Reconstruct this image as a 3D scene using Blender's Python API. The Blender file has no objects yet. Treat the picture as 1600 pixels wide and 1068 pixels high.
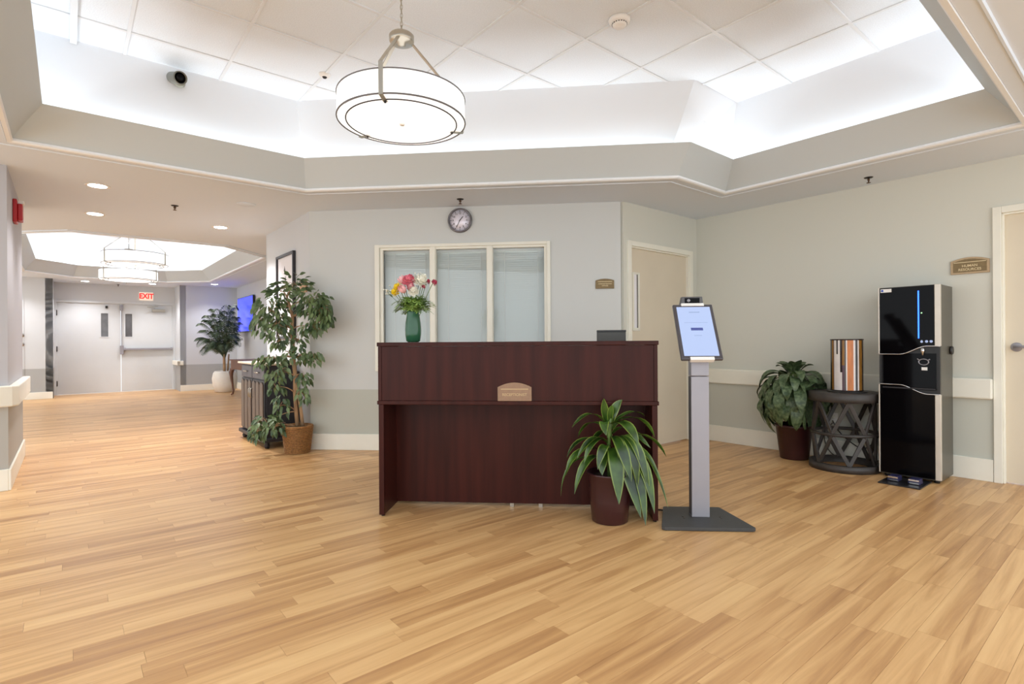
import bpy, math, random
from mathutils import Vector, Matrix, Euler
from mathutils.geometry import tessellate_polygon

PI = math.pi
S2 = 2 ** -0.5
scene = bpy.context.scene
COL = scene.collection
rnd = random.Random(7)

# ------------------------------------------------------------------ camera
CAM_H = 1.0887
cam_data = bpy.data.cameras.new('camera')
cam_data.sensor_width = 36.0
cam_data.lens = 841.49 * 36 / 1600
cam_data.clip_start = 0.05
cam_data.clip_end = 100
cam = bpy.data.objects.new('camera', cam_data)
COL.objects.link(cam)
yaw, pitch, roll = 0.0978546, -0.000335566, -0.00656154
fw = Vector((-math.sin(yaw) * math.cos(pitch), math.cos(yaw) * math.cos(pitch), math.sin(pitch)))
rt = Vector((math.cos(yaw), math.sin(yaw), 0))
up = rt.cross(fw)
r2 = rt * math.cos(roll) + up * math.sin(roll)
u2 = -rt * math.sin(roll) + up * math.cos(roll)
M = Matrix((r2, u2, -fw)).transposed().to_4x4()
M.translation = (0, 0, CAM_H)
cam.matrix_world = M
scene.camera = cam

# ------------------------------------------------------------------ world, light, exposure
WORLD_STRENGTH = 1.12
COVE_POWER = 1.0        # watts per metre of trough
FAR_COVE_POWER = 2.0
SPOT_POWER = 48.0
SHADE_EMIT = 0.33
w = bpy.data.worlds.new('world')
scene.world = w
w.use_nodes = True
bg = w.node_tree.nodes['Background']
bg.inputs[0].default_value = (0.90, 0.96, 1.0, 1)
bg.inputs[1].default_value = WORLD_STRENGTH
vs = scene.view_settings
vs.view_transform = 'Standard'
vs.look = 'None'
vs.gamma = 1.0
vs.use_curve_mapping = False
vs.exposure = 1.1
try:
    scene.cycles.max_bounces = 8
    scene.cycles.diffuse_bounces = 5
    scene.cycles.glossy_bounces = 3
    scene.cycles.caustics_reflective = False
    scene.cycles.caustics_refractive = False
    scene.cycles.use_denoising = True
    scene.cycles.sample_clamp_indirect = 4
except Exception:
    pass


def W(a, b, z=0.0):
    """Room grid (turned 45 degrees) to world: a runs to the back left, b to the back right."""
    return Vector((S2 * (b - a), S2 * (a + b), z))


def area_light(name, p0, p1, watts, width=0.05, colour=(0.96, 0.98, 1.0)):
    """A strip lamp from p0 to p1 that shines straight up."""
    d = p1 - p0
    L = bpy.data.lights.new(name, 'AREA')
    L.shape = 'RECTANGLE'
    L.size = d.length
    L.size_y = width
    L.energy = watts
    L.color = colour
    o = bpy.data.objects.new(name, L)
    COL.objects.link(o)
    x = d.normalized()
    z = Vector((0, 0, -1))
    y = z.cross(x)
    m = Matrix((x, y, z)).transposed().to_4x4()
    m.translation = (p0 + p1) / 2
    o.matrix_world = m
    return o


# ------------------------------------------------------------------ materials
def lin(c):
    out = []
    for v in c:
        v /= 255.0
        out.append(v / 12.92 if v <= 0.04045 else ((v + 0.055) / 1.055) ** 2.4)
    return (*out, 1.0)


def mat(name, rgb, rough=0.5, metal=0.0, spec=0.5, var=0.0, vscale=8.0, stretch=(1, 1, 1),
        bump=0.0, bscale=60.0, emit=None, estr=0.0, coat=0.0, coords='Object', detail=4.0):
    m = bpy.data.materials.new(name)
    m.use_nodes = True
    nt = m.node_tree
    b = nt.nodes['Principled BSDF']
    b.inputs['Base Color'].default_value = lin(rgb)
    b.inputs['Roughness'].default_value = rough
    b.inputs['Metallic'].default_value = metal
    b.inputs['Specular IOR Level'].default_value = spec
    if coat:
        b.inputs['Coat Weight'].default_value = coat
        b.inputs['Coat Roughness'].default_value = 0.08
    if emit is not None:
        b.inputs['Emission Color'].default_value = lin(emit)
        b.inputs['Emission Strength'].default_value = estr
    if var or bump:
        tc = nt.nodes.new('ShaderNodeTexCoord')
        mp = nt.nodes.new('ShaderNodeMapping')
        mp.inputs['Scale'].default_value = stretch
        nt.links.new(tc.outputs[coords], mp.inputs[0])
    if var:
        n = nt.nodes.new('ShaderNodeTexNoise')
        n.inputs['Scale'].default_value = vscale
        n.inputs['Detail'].default_value = detail
        nt.links.new(mp.outputs[0], n.inputs['Vector'])
        r = nt.nodes.new('ShaderNodeValToRGB')
        lo = [max(0, c * (1 - var)) for c in rgb]
        hi = [min(255, c * (1 + var)) for c in rgb]
        r.color_ramp.elements[0].position = 0.3
        r.color_ramp.elements[1].position = 0.7
        r.color_ramp.elements[0].color = lin(lo)
        r.color_ramp.elements[1].color = lin(hi)
        nt.links.new(n.outputs['Fac'], r.inputs[0])
        nt.links.new(r.outputs[0], b.inputs['Base Color'])
    if bump:
        n2 = nt.nodes.new('ShaderNodeTexNoise')
        n2.inputs['Scale'].default_value = bscale
        n2.inputs['Detail'].default_value = 3
        nt.links.new(mp.outputs[0], n2.inputs['Vector'])
        bp = nt.nodes.new('ShaderNodeBump')
        bp.inputs['Strength'].default_value = bump
        bp.inputs['Distance'].default_value = 0.004
        nt.links.new(n2.outputs['Fac'], bp.inputs['Height'])
        nt.links.new(bp.outputs[0], b.inputs['Normal'])
    return m


def wall_mat(name, upper, lower, split):
    """Wall paint in two colours that change at the height of the chair rail."""
    m = mat(name, upper, rough=0.6, spec=0.3)
    nt = m.node_tree
    b = nt.nodes['Principled BSDF']
    g = nt.nodes.new('ShaderNodeNewGeometry')
    s = nt.nodes.new('ShaderNodeSeparateXYZ')
    nt.links.new(g.outputs['Position'], s.inputs[0])
    c = nt.nodes.new('ShaderNodeMath')
    c.operation = 'GREATER_THAN'
    c.inputs[1].default_value = split
    nt.links.new(s.outputs['Z'], c.inputs[0])
    mx = nt.nodes.new('ShaderNodeMix')
    mx.data_type = 'RGBA'
    mx.inputs['A'].default_value = lin(lower)
    mx.inputs['B'].default_value = lin(upper)
    nt.links.new(c.outputs[0], mx.inputs['Factor'])
    nt.links.new(mx.outputs['Result'], b.inputs['Base Color'])
    n = nt.nodes.new('ShaderNodeTexNoise')
    n.inputs['Scale'].default_value = 120
    nt.links.new(g.outputs['Position'], n.inputs['Vector'])
    bp = nt.nodes.new('ShaderNodeBump')
    bp.inputs['Strength'].default_value = 0.05
    bp.inputs['Distance'].default_value = 0.002
    nt.links.new(n.outputs['Fac'], bp.inputs['Height'])
    nt.links.new(bp.outputs[0], b.inputs['Normal'])
    return m


def plank_mat():
    m = mat('wood plank', (196, 152, 102), rough=0.36, spec=0.5)
    nt = m.node_tree
    b = nt.nodes['Principled BSDF']
    at = nt.nodes.new('ShaderNodeAttribute')
    at.attribute_name = 'tone'
    g = nt.nodes.new('ShaderNodeNewGeometry')
    mp = nt.nodes.new('ShaderNodeMapping')
    mp.vector_type = 'TEXTURE'
    mp.inputs['Rotation'].default_value = (0, 0, PI / 4)
    nt.links.new(g.outputs['Position'], mp.inputs[0])
    off = nt.nodes.new('ShaderNodeVectorMath')
    off.operation = 'MULTIPLY_ADD'
    off.inputs[1].default_value = (0, 0, 0)
    comb = nt.nodes.new('ShaderNodeCombineXYZ')
    sc = nt.nodes.new('ShaderNodeMath')
    sc.operation = 'MULTIPLY'
    sc.inputs[1].default_value = 37.0
    nt.links.new(at.outputs['Fac'], sc.inputs[0])
    nt.links.new(sc.outputs[0], comb.inputs[0])
    nt.links.new(sc.outputs[0], comb.inputs[2])
    add = nt.nodes.new('ShaderNodeVectorMath')
    add.operation = 'ADD'
    nt.links.new(mp.outputs[0], add.inputs[0])
    nt.links.new(comb.outputs[0], add.inputs[1])
    mul = nt.nodes.new('ShaderNodeVectorMath')
    mul.operation = 'MULTIPLY'
    mul.inputs[1].default_value = (0.6, 11.0, 1.0)
    nt.links.new(add.outputs[0], mul.inputs[0])
    n = nt.nodes.new('ShaderNodeTexNoise')
    n.inputs['Scale'].default_value = 1.6
    n.inputs['Detail'].default_value = 6
    n.inputs['Roughness'].default_value = 0.6
    n.inputs['Distortion'].default_value = 0.6
    nt.links.new(mul.outputs[0], n.inputs['Vector'])
    # tone per plank plus grain
    t1 = nt.nodes.new('ShaderNodeMath')
    t1.operation = 'MULTIPLY_ADD'
    t1.inputs[1].default_value = 1.15
    nt.links.new(n.outputs['Fac'], t1.inputs[0])
    t2 = nt.nodes.new('ShaderNodeMath')
    t2.operation = 'MULTIPLY'
    t2.inputs[1].default_value = 0.24
    nt.links.new(at.outputs['Fac'], t2.inputs[0])
    nt.links.new(t2.outputs[0], t1.inputs[2])
    r = nt.nodes.new('ShaderNodeValToRGB')
    e = r.color_ramp.elements
    e[0].position = 0.36
    e[0].color = lin((162, 117, 75))
    e[1].position = 0.98
    e[1].color = lin((224, 183, 128))
    k = e.new(0.60)
    k.color = lin((193, 147, 97))
    k = e.new(0.78)
    k.color = lin((214, 170, 117))
    nt.links.new(t1.outputs[0], r.inputs[0])
    nt.links.new(r.outputs[0], b.inputs['Base Color'])
    bp = nt.nodes.new('ShaderNodeBump')
    bp.inputs['Strength'].default_value = 0.08
    bp.inputs['Distance'].default_value = 0.002
    nt.links.new(n.outputs['Fac'], bp.inputs['Height'])
    nt.links.new(bp.outputs[0], b.inputs['Normal'])
    return m


def leaf_mat(name, dark, light, edge=None, spec=0.5, rough=0.4, scale=9):
    """Leaf green that varies over the plant; an optional paler stripe at the blade's edge (attribute 'across')."""
    m = mat(name, dark, rough=rough, spec=spec)
    nt = m.node_tree
    b = nt.nodes['Principled BSDF']
    g = nt.nodes.new('ShaderNodeNewGeometry')
    n = nt.nodes.new('ShaderNodeTexNoise')
    n.inputs['Scale'].default_value = scale
    nt.links.new(g.outputs['Position'], n.inputs['Vector'])
    r = nt.nodes.new('ShaderNodeValToRGB')
    r.color_ramp.elements[0].position = 0.35
    r.color_ramp.elements[1].position = 0.68
    r.color_ramp.elements[0].color = lin(dark)
    r.color_ramp.elements[1].color = lin(light)
    nt.links.new(n.outputs['Fac'], r.inputs[0])
    out = r.outputs[0]
    if edge:
        at = nt.nodes.new('ShaderNodeAttribute')
        at.attribute_name = 'across'
        rr = nt.nodes.new('ShaderNodeValToRGB')
        rr.color_ramp.elements[0].position = 0.72
        rr.color_ramp.elements[1].position = 0.95
        nt.links.new(at.outputs['Fac'], rr.inputs[0])
        mx = nt.nodes.new('ShaderNodeMix')
        mx.data_type = 'RGBA'
        nt.links.new(rr.outputs[0], mx.inputs['Factor'])
        nt.links.new(out, mx.inputs['A'])
        mx.inputs['B'].default_value = lin(edge)
        out = mx.outputs['Result']
    nt.links.new(out, b.inputs['Base Color'])
    return m


def emit_mat(name, rgb, strength):
    return mat(name, rgb, rough=0.5, emit=rgb, estr=strength)


MT = dict(
    wall_back=wall_mat('wall paint grey', (207, 209, 207), (188, 190, 180), 0.615),
    wall_right=wall_mat('wall paint sage', (213, 213, 203), (198, 200, 190), 0.62),
    wall_far=wall_mat('wall paint lilac grey', (206, 209, 212), (172, 174, 174), 0.61),
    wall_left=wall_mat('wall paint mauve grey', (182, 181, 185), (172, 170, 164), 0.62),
    trim=mat('cream trim paint', (236, 234, 222), rough=0.4, spec=0.4, var=0.015, vscale=3),
    door=mat('cream door paint', (218, 207, 186), rough=0.4, spec=0.4, var=0.015, vscale=2),
    fardoor=mat('off white door paint', (210, 214, 217), rough=0.4, spec=0.4, var=0.012, vscale=2),
    soffit=mat('soffit paint', (220, 229, 240), rough=0.7, spec=0.2, bump=0.05, bscale=40),
    fascia=mat('fascia paint', (202, 209, 211), rough=0.6, spec=0.3, bump=0.04, bscale=30),
    cove=mat('cove white paint', (229, 232, 236), rough=0.7, spec=0.2),
    tile=mat('mineral fibre tile', (228, 235, 242), rough=0.85, spec=0.1, var=0.03, vscale=160, bump=0.25, bscale=220),
    tee=mat('white metal grid', (222, 226, 230), rough=0.4, spec=0.4),
    moulding=mat('moulding paint', (240, 243, 246), rough=0.35, spec=0.5),
    subfloor=mat('underlay', (98, 68, 42), rough=0.8),
    plank=plank_mat(),
    mahogany=mat('mahogany laminate', (57, 24, 19), rough=0.34, spec=0.16, var=0.16, vscale=2.2, stretch=(9, 9, 0.6), coat=0.0, detail=6),
    nickel=mat('brushed nickel', (190, 184, 172), rough=0.3, metal=1.0, bump=0.03, bscale=200),
    darkmetal=mat('dark metal', (52, 50, 52), rough=0.4, metal=0.6, var=0.08),
    ringmetal=mat('grey ring metal', (112, 110, 112), rough=0.4, metal=0.3, var=0.03),
    chrome=mat('chrome', (215, 215, 216), rough=0.12, metal=1.0),
    black=mat('black plastic', (26, 25, 26), rough=0.4, var=0.05),
    blackgloss=mat('black gloss panel', (9, 8, 10), rough=0.06, spec=0.08, var=0.05),
    silver=mat('silver paint', (152, 150, 157), rough=0.4, metal=0.25, var=0.01),
    greyside=mat('grey painted steel', (88, 84, 74), rough=0.35, metal=0.2, var=0.03),
    white=mat('white plastic', (236, 235, 232), rough=0.4, var=0.01),
    brass=mat('antique brass plate', (122, 101, 66), rough=0.4, metal=0.35, var=0.06, vscale=40),
    brassrim=mat('pale brass rim', (176, 150, 116), rough=0.4, metal=0.35, var=0.04, vscale=40),
    tanplate=mat('tan desk plate', (142, 112, 88), rough=0.45, metal=0.1, var=0.04, vscale=40),
    tanletter=mat('dull gold lettering', (190, 164, 122), rough=0.4),
    letter=mat('pale gold lettering', (222, 203, 160), rough=0.4),
    red=mat('alarm red', (176, 34, 42), rough=0.35, var=0.03),
    shade=mat('glowing fabric shade', (246, 245, 242), rough=0.8, emit=(255, 253, 250), estr=SHADE_EMIT, var=0.006, vscale=300),
    diffuser=mat('glowing diffuser', (246, 245, 245), rough=0.6, emit=(255, 254, 253), estr=SHADE_EMIT * 1.25),
    lens=mat('downlight lens', (250, 250, 250), emit=(255, 252, 248), estr=9.0),
    slat=mat('blind slats', (243, 247, 245), rough=0.45, spec=0.4),
    soil=mat('potting soil', (52, 40, 30), rough=0.95, var=0.3, vscale=90, bump=0.6, bscale=90),
    burgundy=mat('burgundy glazed pot', (58, 28, 30), rough=0.28, spec=0.5, var=0.06, vscale=5),
    dracaena=leaf_mat('dracaena leaf', (24, 48, 14), (68, 100, 34), edge=(122, 142, 60), rough=0.28, spec=0.5),
    broad=leaf_mat('mottled leaf', (46, 68, 38), (100, 118, 82), rough=0.45, scale=38),
    ficus=leaf_mat('ficus leaf', (46, 72, 40), (112, 132, 84), rough=0.42),
    palm=leaf_mat('palm leaf', (50, 72, 50), (104, 122, 92), rough=0.5),
    bark=mat('bark', (164, 132, 100), rough=0.85, var=0.22, vscale=20, stretch=(1, 1, 0.3), bump=0.4, bscale=40),
    stem=mat('green stem', (84, 110, 52), rough=0.5, var=0.15, vscale=20),
    wicker=mat('wicker', (150, 106, 60), rough=0.7, var=0.2, vscale=70),
    whitepot=mat('white ceramic', (238, 232, 222), rough=0.4, var=0.015),
    walnut=mat('walnut', (112, 76, 58), rough=0.45, var=0.15, vscale=6, stretch=(6, 6, 0.8)),
    blackwood=mat('worn black wood', (40, 38, 42), rough=0.45, var=0.15, vscale=6, stretch=(6, 6, 1)),
    fluted=mat('taupe stained wood', (98, 84, 72), rough=0.5, var=0.12, vscale=6, stretch=(8, 8, 0.8)),
    stone=mat('cream stone top', (232, 222, 200), rough=0.3, var=0.04, vscale=20),
    drum=mat('dark grey weathered wood', (58, 53, 50), rough=0.5, var=0.12, vscale=14),
    green_glass=mat('green glazed vase', (46, 92, 64), rough=0.14, spec=0.4, var=0.07, vscale=10, coat=0.1),
    screen=mat('lit tablet screen', (20, 22, 26), rough=0.25, spec=0.3, emit=(196, 214, 255), estr=0.44),
    button=mat('screen button', (24, 26, 50), rough=0.3, emit=(80, 92, 160), estr=0.42),
    faint=mat('screen lettering', (20, 22, 26), rough=0.3, emit=(168, 188, 226), estr=0.42),
    tv=mat('lit television screen', (60, 74, 240), rough=0.2, emit=(72, 84, 250), estr=0.5),
    bluelight=mat('blue status light', (40, 90, 255), emit=(40, 100, 255), estr=2.0),
    exitface=mat('exit face', (240, 222, 204), emit=(244, 226, 208), estr=0.2),
    exitred=mat('exit lettering', (230, 40, 40), emit=(236, 42, 42), estr=0.4),
    paper=mat('art paper', (236, 234, 238), rough=0.6),
    ink=mat('art ink', (70, 66, 66), rough=0.6),
    clockface=mat('brushed clock face', (240, 234, 246), rough=0.3, metal=0.15, bump=0.05, bscale=120, stretch=(0.02, 1, 1)),
    orangewood=mat('honey wood plaque', (196, 150, 104), rough=0.5, var=0.08, vscale=10),
    visionglass=mat('dark vision glass', (92, 90, 92), rough=0.1, spec=0.6, var=0.12, vscale=5),
)


def glass_mat(name, tint=(254, 255, 255)):
    m = bpy.data.materials.new(name)
    m.use_nodes = True
    nt = m.node_tree
    nt.nodes.remove(nt.nodes['Principled BSDF'])
    out = nt.nodes['Material Output']
    t = nt.nodes.new('ShaderNodeBsdfTransparent')
    t.inputs[0].default_value = lin(tint)
    g = nt.nodes.new('ShaderNodeBsdfGlossy')
    g.inputs['Roughness'].default_value = 0.015
    f = nt.nodes.new('ShaderNodeFresnel')
    f.inputs['IOR'].default_value = 1.6
    ad = nt.nodes.new('ShaderNodeMath')
    ad.operation = 'MULTIPLY'
    ad.inputs[1].default_value = 0.5
    nt.links.new(f.outputs[0], ad.inputs[0])
    mx = nt.nodes.new('ShaderNodeMixShader')
    nt.links.new(ad.outputs[0], mx.inputs[0])
    nt.links.new(t.outputs[0], mx.inputs[1])
    nt.links.new(g.outputs[0], mx.inputs[2])
    nt.links.new(mx.outputs[0], out.inputs[0])
    return m


MT['glass'] = glass_mat('window glass')


# ------------------------------------------------------------------ mesh builder
class MB:
    def __init__(self):
        self.v, self.f, self.sm, self.attr = [], [], [], []

    def add(self, verts, faces, smooth=False):
        n = len(self.v)
        self.v += [tuple(p) for p in verts]
        self.f += [tuple(i + n for i in f) for f in faces]
        self.sm += [smooth] * len(faces)
        return self

    def box(self, x0, y0, z0, x1, y1, z1):
        vs_ = [(x, y, z) for z in (z0, z1) for y in (y0, y1) for x in (x0, x1)]
        return self.add(vs_, [(0, 2, 3, 1), (4, 5, 7, 6), (0, 1, 5, 4), (1, 3, 7, 5), (3, 2, 6, 7), (2, 0, 4, 6)])

    def bar(self, p0, p1, wx, wy, upv=(0, 0, 1)):
        """Square bar between two points."""
        p0, p1 = Vector(p0), Vector(p1)
        d = (p1 - p0).normalized()
        x = d.cross(Vector(upv))
        if x.length < 1e-4:
            x = d.cross(Vector((1, 0, 0)))
        x.normalize()
        y = x.cross(d)
        vs_ = []
        for p in (p0, p1):
            for sx, sy in ((-1, -1), (1, -1), (1, 1), (-1, 1)):
                vs_.append(p + x * sx * wx / 2 + y * sy * wy / 2)
        return self.add(vs_, [(3, 2, 1, 0), (4, 5, 6, 7), (0, 1, 5, 4), (1, 2, 6, 5), (2, 3, 7, 6), (3, 0, 4, 7)])

    def prism(self, pts, z0, z1):
        n = len(pts)
        vs_ = [(p[0], p[1], z0) for p in pts] + [(p[0], p[1], z1) for p in pts]
        fs = [tuple(range(n - 1, -1, -1)), tuple(range(n, 2 * n))]
        fs += [(i, (i + 1) % n, n + (i + 1) % n, n + i) for i in range(n)]
        return self.add(vs_, fs)

    def slab_xz(self, pts, y0, y1):
        """Polygon in the xz plane, thickened along y (y0 is the front)."""
        n = len(pts)
        vs_ = [(p[0], y0, p[1]) for p in pts] + [(p[0], y1, p[1]) for p in pts]
        fs = [tuple(range(n)), tuple(range(2 * n - 1, n - 1, -1))]
        fs += [((i + 1) % n, i, n + i, n + (i + 1) % n) for i in range(n)]
        return self.add(vs_, fs)

    def lathe(self, prof, n=32, c=(0, 0, 0), smooth=True, axis='z', caps=True):
        vs_, fs = [], []
        for r, z in prof:
            for k in range(n):
                t = 2 * PI * k / n
                p = (r * math.cos(t), r * math.sin(t), z)
                if axis == 'y':
                    p = (p[0], z, p[1])
                elif axis == 'x':
                    p = (z, p[0], p[1])
                vs_.append((p[0] + c[0], p[1] + c[1], p[2] + c[2]))
        m = len(prof)
        for i in range(m - 1):
            for k in range(n):
                q = (i * n + k, i * n + (k + 1) % n, (i + 1) * n + (k + 1) % n, (i + 1) * n + k)
                fs.append(q if axis != 'y' else q[::-1])
        self.add(vs_, fs, smooth)
        base = len(self.v) - len(vs_)
        for i in (0, m - 1):
            if caps and prof[i][0] > 1e-5:
                ring = [base + i * n + k for k in range(n)]
                self.f.append(tuple(ring[::-1] if i == 0 else ring))
                self.sm.append(False)
        return self

    def tube(self, path, r, n=8, smooth=True, cap=True):
        path = [Vector(p) for p in path]
        m = len(path)
        rr = r if isinstance(r, (list, tuple)) else [r] * m
        vs_, fs = [], []
        prev = None
        for i, p in enumerate(path):
            d = (path[min(i + 1, m - 1)] - path[max(i - 1, 0)])
            d.normalize()
            if prev is None:
                x = d.cross(Vector((0, 0, 1)))
                if x.length < 1e-3:
                    x = d.cross(Vector((1, 0, 0)))
            else:
                x = prev - d * prev.dot(d)
            x.normalize()
            prev = x
            y = d.cross(x)
            for k in range(n):
                t = 2 * PI * k / n
                vs_.append(p + (x * math.cos(t) + y * math.sin(t)) * rr[i])
        for i in range(m - 1):
            for k in range(n):
                fs.append((i * n + k, i * n + (k + 1) % n, (i + 1) * n + (k + 1) % n, (i + 1) * n + k))
        b = len(self.v)
        self.add(vs_, fs, smooth)
        if cap:
            self.f.append(tuple(b + k for k in range(n - 1, -1, -1)))
            self.f.append(tuple(b + (m - 1) * n + k for k in range(n)))
            self.sm += [False, False]
        return self

    def torus(self, R, r, n=48, k=8, c=(0, 0, 0), rz=None):
        rz = r if rz is None else rz
        vs_, fs = [], []
        for i in range(n):
            t = 2 * PI * i / n
            for j in range(k):
                q = 2 * PI * j / k
                d = R + r * math.cos(q)
                vs_.append((c[0] + d * math.cos(t), c[1] + d * math.sin(t), c[2] + rz * math.sin(q)))
        for i in range(n):
            for j in range(k):
                fs.append((i * k + j, ((i + 1) % n) * k + j, ((i + 1) % n) * k + (j + 1) % k, i * k + (j + 1) % k))
        return self.add(vs_, fs, True)

    def move(self, m, start=0):
        for i in range(start, len(self.v)):
            self.v[i] = tuple(m @ Vector(self.v[i]))
        return self

    def mesh(self, name, material):
        me = bpy.data.meshes.new(name)
        me.from_pydata(self.v, [], self.f)
        me.polygons.foreach_set('use_smooth', self.sm)
        if self.attr:
            at = me.attributes.new('across', 'FLOAT', 'POINT')
            at.data.foreach_set('value', self.attr)
        me.materials.append(material)
        me.update()
        return me

    def done(self, name, material, parent=None, bevel=0.0, loc=None, rot=None):
        if isinstance(material, str):
            material = MT[material]
        o = bpy.data.objects.new(name, self.mesh(name, material))
        COL.objects.link(o)
        if parent:
            o.parent = parent
        if loc is not None:
            o.location = loc
        if rot is not None:
            o.rotation_euler = rot
        if bevel:
            bm_ = o.modifiers.new('bevel', 'BEVEL')
            bm_.width = bevel
            bm_.segments = 2
            bm_.limit_method = 'ANGLE'
            bm_.angle_limit = math.radians(40)
        return o


def tag(o, label, cat, group=None, kind=None):
    o['label'] = label
    o['category'] = cat
    if group:
        o['group'] = group
    if kind:
        o['kind'] = kind
    return o


def thing(name, label, cat, loc=(0, 0, 0), rz=0.0, group=None, rot=None):
    o = bpy.data.objects.new(name, None)
    COL.objects.link(o)
    o.empty_display_size = 0.05
    o.location = loc
    o.rotation_euler = rot if rot else (0, 0, rz)
    return tag(o, label, cat, group)


def copy_tree(o, parent=None):
    c = o.copy()
    COL.objects.link(c)
    if parent:
        c.parent = parent
    for ch in list(o.children):
        copy_tree(ch, c)
    return c


def lettering(text, size, material, parent, loc, rot=(PI / 2, 0, 0), extrude=0.0006, sx=1.0, bold=0.012):
    cu = bpy.data.curves.new('lettering', 'FONT')
    cu.body = text
    cu.size = size
    cu.align_x = 'CENTER'
    cu.align_y = 'CENTER'
    cu.extrude = extrude
    cu.offset = size * bold
    cu.materials.append(MT[material])
    tmp = bpy.data.objects.new('lettering_source', cu)
    COL.objects.link(tmp)
    dg = bpy.context.evaluated_depsgraph_get()
    me = bpy.data.meshes.new_from_object(tmp.evaluated_get(dg))
    bpy.data.objects.remove(tmp)
    bpy.data.curves.remove(cu)
    me.materials.clear()
    me.materials.append(MT[material])
    o = bpy.data.objects.new('lettering', me)
    COL.objects.link(o)
    o.parent = parent
    o.location = loc
    o.rotation_euler = rot
    o.scale = (sx, 1, 1)
    return o


def face_a():      # wall whose face looks along -a (seen looking to the back left)
    return PI / 4


RB = -PI / 4       # rotation for things on a wall with constant b (seen looking to the back right)
RA = PI / 4        # rotation for things on a wall with constant a
RC = 3 * PI / 4    # rotation for things on the face b = -0.36, seen looking to the front left


def abbox(mb, a0, a1, b0, b1, z0, z1):
    pts = [W(a0, b0), W(a0, b1), W(a1, b1), W(a1, b0)]
    ar = sum(pts[i].x * pts[(i + 1) % 4].y - pts[(i + 1) % 4].x * pts[i].y for i in range(4))
    if ar < 0:
        pts.reverse()
    mb.prism([(p.x, p.y) for p in pts], z0, z1)
    return mb


def struct(o, label, cat):
    return tag(o, label, cat, kind='structure')


CEIL = 2.44
TILE_Z = 3.2

# ------------------------------------------------------------------ floor with planks
fl = MB()
abbox(fl, -3.2, 15.4, -4.2, 6.2, -0.06, -0.004)
floor = struct(fl.done('floor', 'subfloor'), 'honey oak plank floor running through lobby and corridor', 'floor')


def in_view(p):
    d = Vector(p) - Vector((0, 0, CAM_H))
    x, y, z = d.dot(r2), d.dot(u2), d.dot(fw)
    return z > 0.3 and abs(x / z) < 0.97 and abs(y / z) < 0.66


planks = []
PW = 0.09
r_ = random.Random(21)
na = int(18.4 / PW)
for i in range(na):
    a0 = -3.0 + i * PW
    b = -4.0 - r_.random() * 0.9
    while b < 6.0:
        L = 0.92 * r_.choice((1.0, 1.0, 1.0, 0.66, 0.5))
        b0, b1 = max(b, -4.0), min(b + L, 6.0)
        tone = r_.random()
        b += L
        if b1 - b0 < 0.08:
            continue
        planks.append((a0, b0, b1, tone))


def plank_mesh(mb, tones, a0, b0, b1, tone):
    n = len(mb.v)
    abbox(mb, a0 + 0.0004, a0 + PW - 0.0004, b0 + 0.0004, b1 - 0.0004, -0.005, 0.0)
    tones += [tone] * (len(mb.v) - n)


def plank_key(p):
    q = W(p[0] + PW / 2, (p[1] + p[2]) / 2)
    vis = in_view(q) or in_view(W(p[0], p[1])) or in_view(W(p[0], p[2]))
    return (0 if vis else 1, q.length)


planks.sort(key=plank_key)
for p in planks[:295]:
    mb, tn = MB(), []
    plank_mesh(mb, tn, *p)
    o = mb.done('plank', 'plank', floor)
    at = o.data.attributes.new('tone', 'FLOAT', 'POINT')
    at.data.foreach_set('value', tn)
mb, tn = MB(), []
for p in planks[295:]:
    plank_mesh(mb, tn, *p)
o = mb.done('distant_planks', 'plank', floor)
o['kind'] = 'stuff'
at = o.data.attributes.new('tone', 'FLOAT', 'POINT')
at.data.foreach_set('value', tn)

# ------------------------------------------------------------------ walls
T = 0.14


def wall(name, boxes, material, label):
    mb = MB()
    for bx in boxes:
        abbox(mb, *bx)
    return struct(mb.done(name, material), label, 'wall')


# back wall in world axes, with the office window's opening
WX0, WX1, WZ0, WZ1 = -1.86, -0.17, 0.86, 2.045
mb = MB()
mb.box(-2.605, 5.30, 0, WX0, 5.30 + T, CEIL)
mb.box(WX1, 5.30, 0, 0.545, 5.30 + T, CEIL)
mb.box(WX0, 5.30, WZ1, WX1, 5.30 + T, CEIL)
mb.box(WX0, 5.30, 0, WX1, 5.30 + T, WZ0)
struct(mb.done('wall_back', 'wall_back'), 'pale grey wall behind the reception desk with the office window', 'wall')
mb = MB()
mb.box(-2.3, 5.75, 0, 0.3, 5.8, CEIL)  # unseen board added so sky light does not leak through the slats
struct(mb.done('wall_light_stop', 'wall_back'), 'added backing board that stops light behind the office window blinds', 'wall')

wall('wall_office_door', [(3.34, 3.34 + T, 4.15, 4.235, 0, CEIL), (3.34, 3.34 + T, 5.30, 5.56, 0, CEIL), (3.34, 3.34 + T, 4.235, 5.30, 2.045, CEIL)],
     'wall_right', 'short sage grey wall holding the cream office door')
wall('wall_right', [(0.81, 3.40, 5.42, 5.56, 0, CEIL), (-0.23, 0.81, 5.42, 5.56, 2.06, CEIL), (-0.5, -0.23, 5.42, 5.56, 0, CEIL)],
     'wall_right', 'long sage wall behind the water cooler')
wall('wall_picture', [(5.59, 7.16, 1.91, 2.05, 0, CEIL), (7.02, 7.16, 2.05, 3.2, 0, CEIL)], 'wall_far', 'pale wall holding the tall framed picture behind the ficus')
wall('wall_television', [(7.02, 14.54, 3.15, 3.29, 0, CEIL)], 'wall_far', 'lilac grey corridor wall holding the blue television')
wall('wall_corridor_end', [(14.4, 14.54, 1.96, 3.2, 0, CEIL), (14.4, 15.34, 1.96, 2.08, 0, CEIL)], 'wall_far', 'lilac grey wall behind the palm, right of the double doors')
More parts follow.
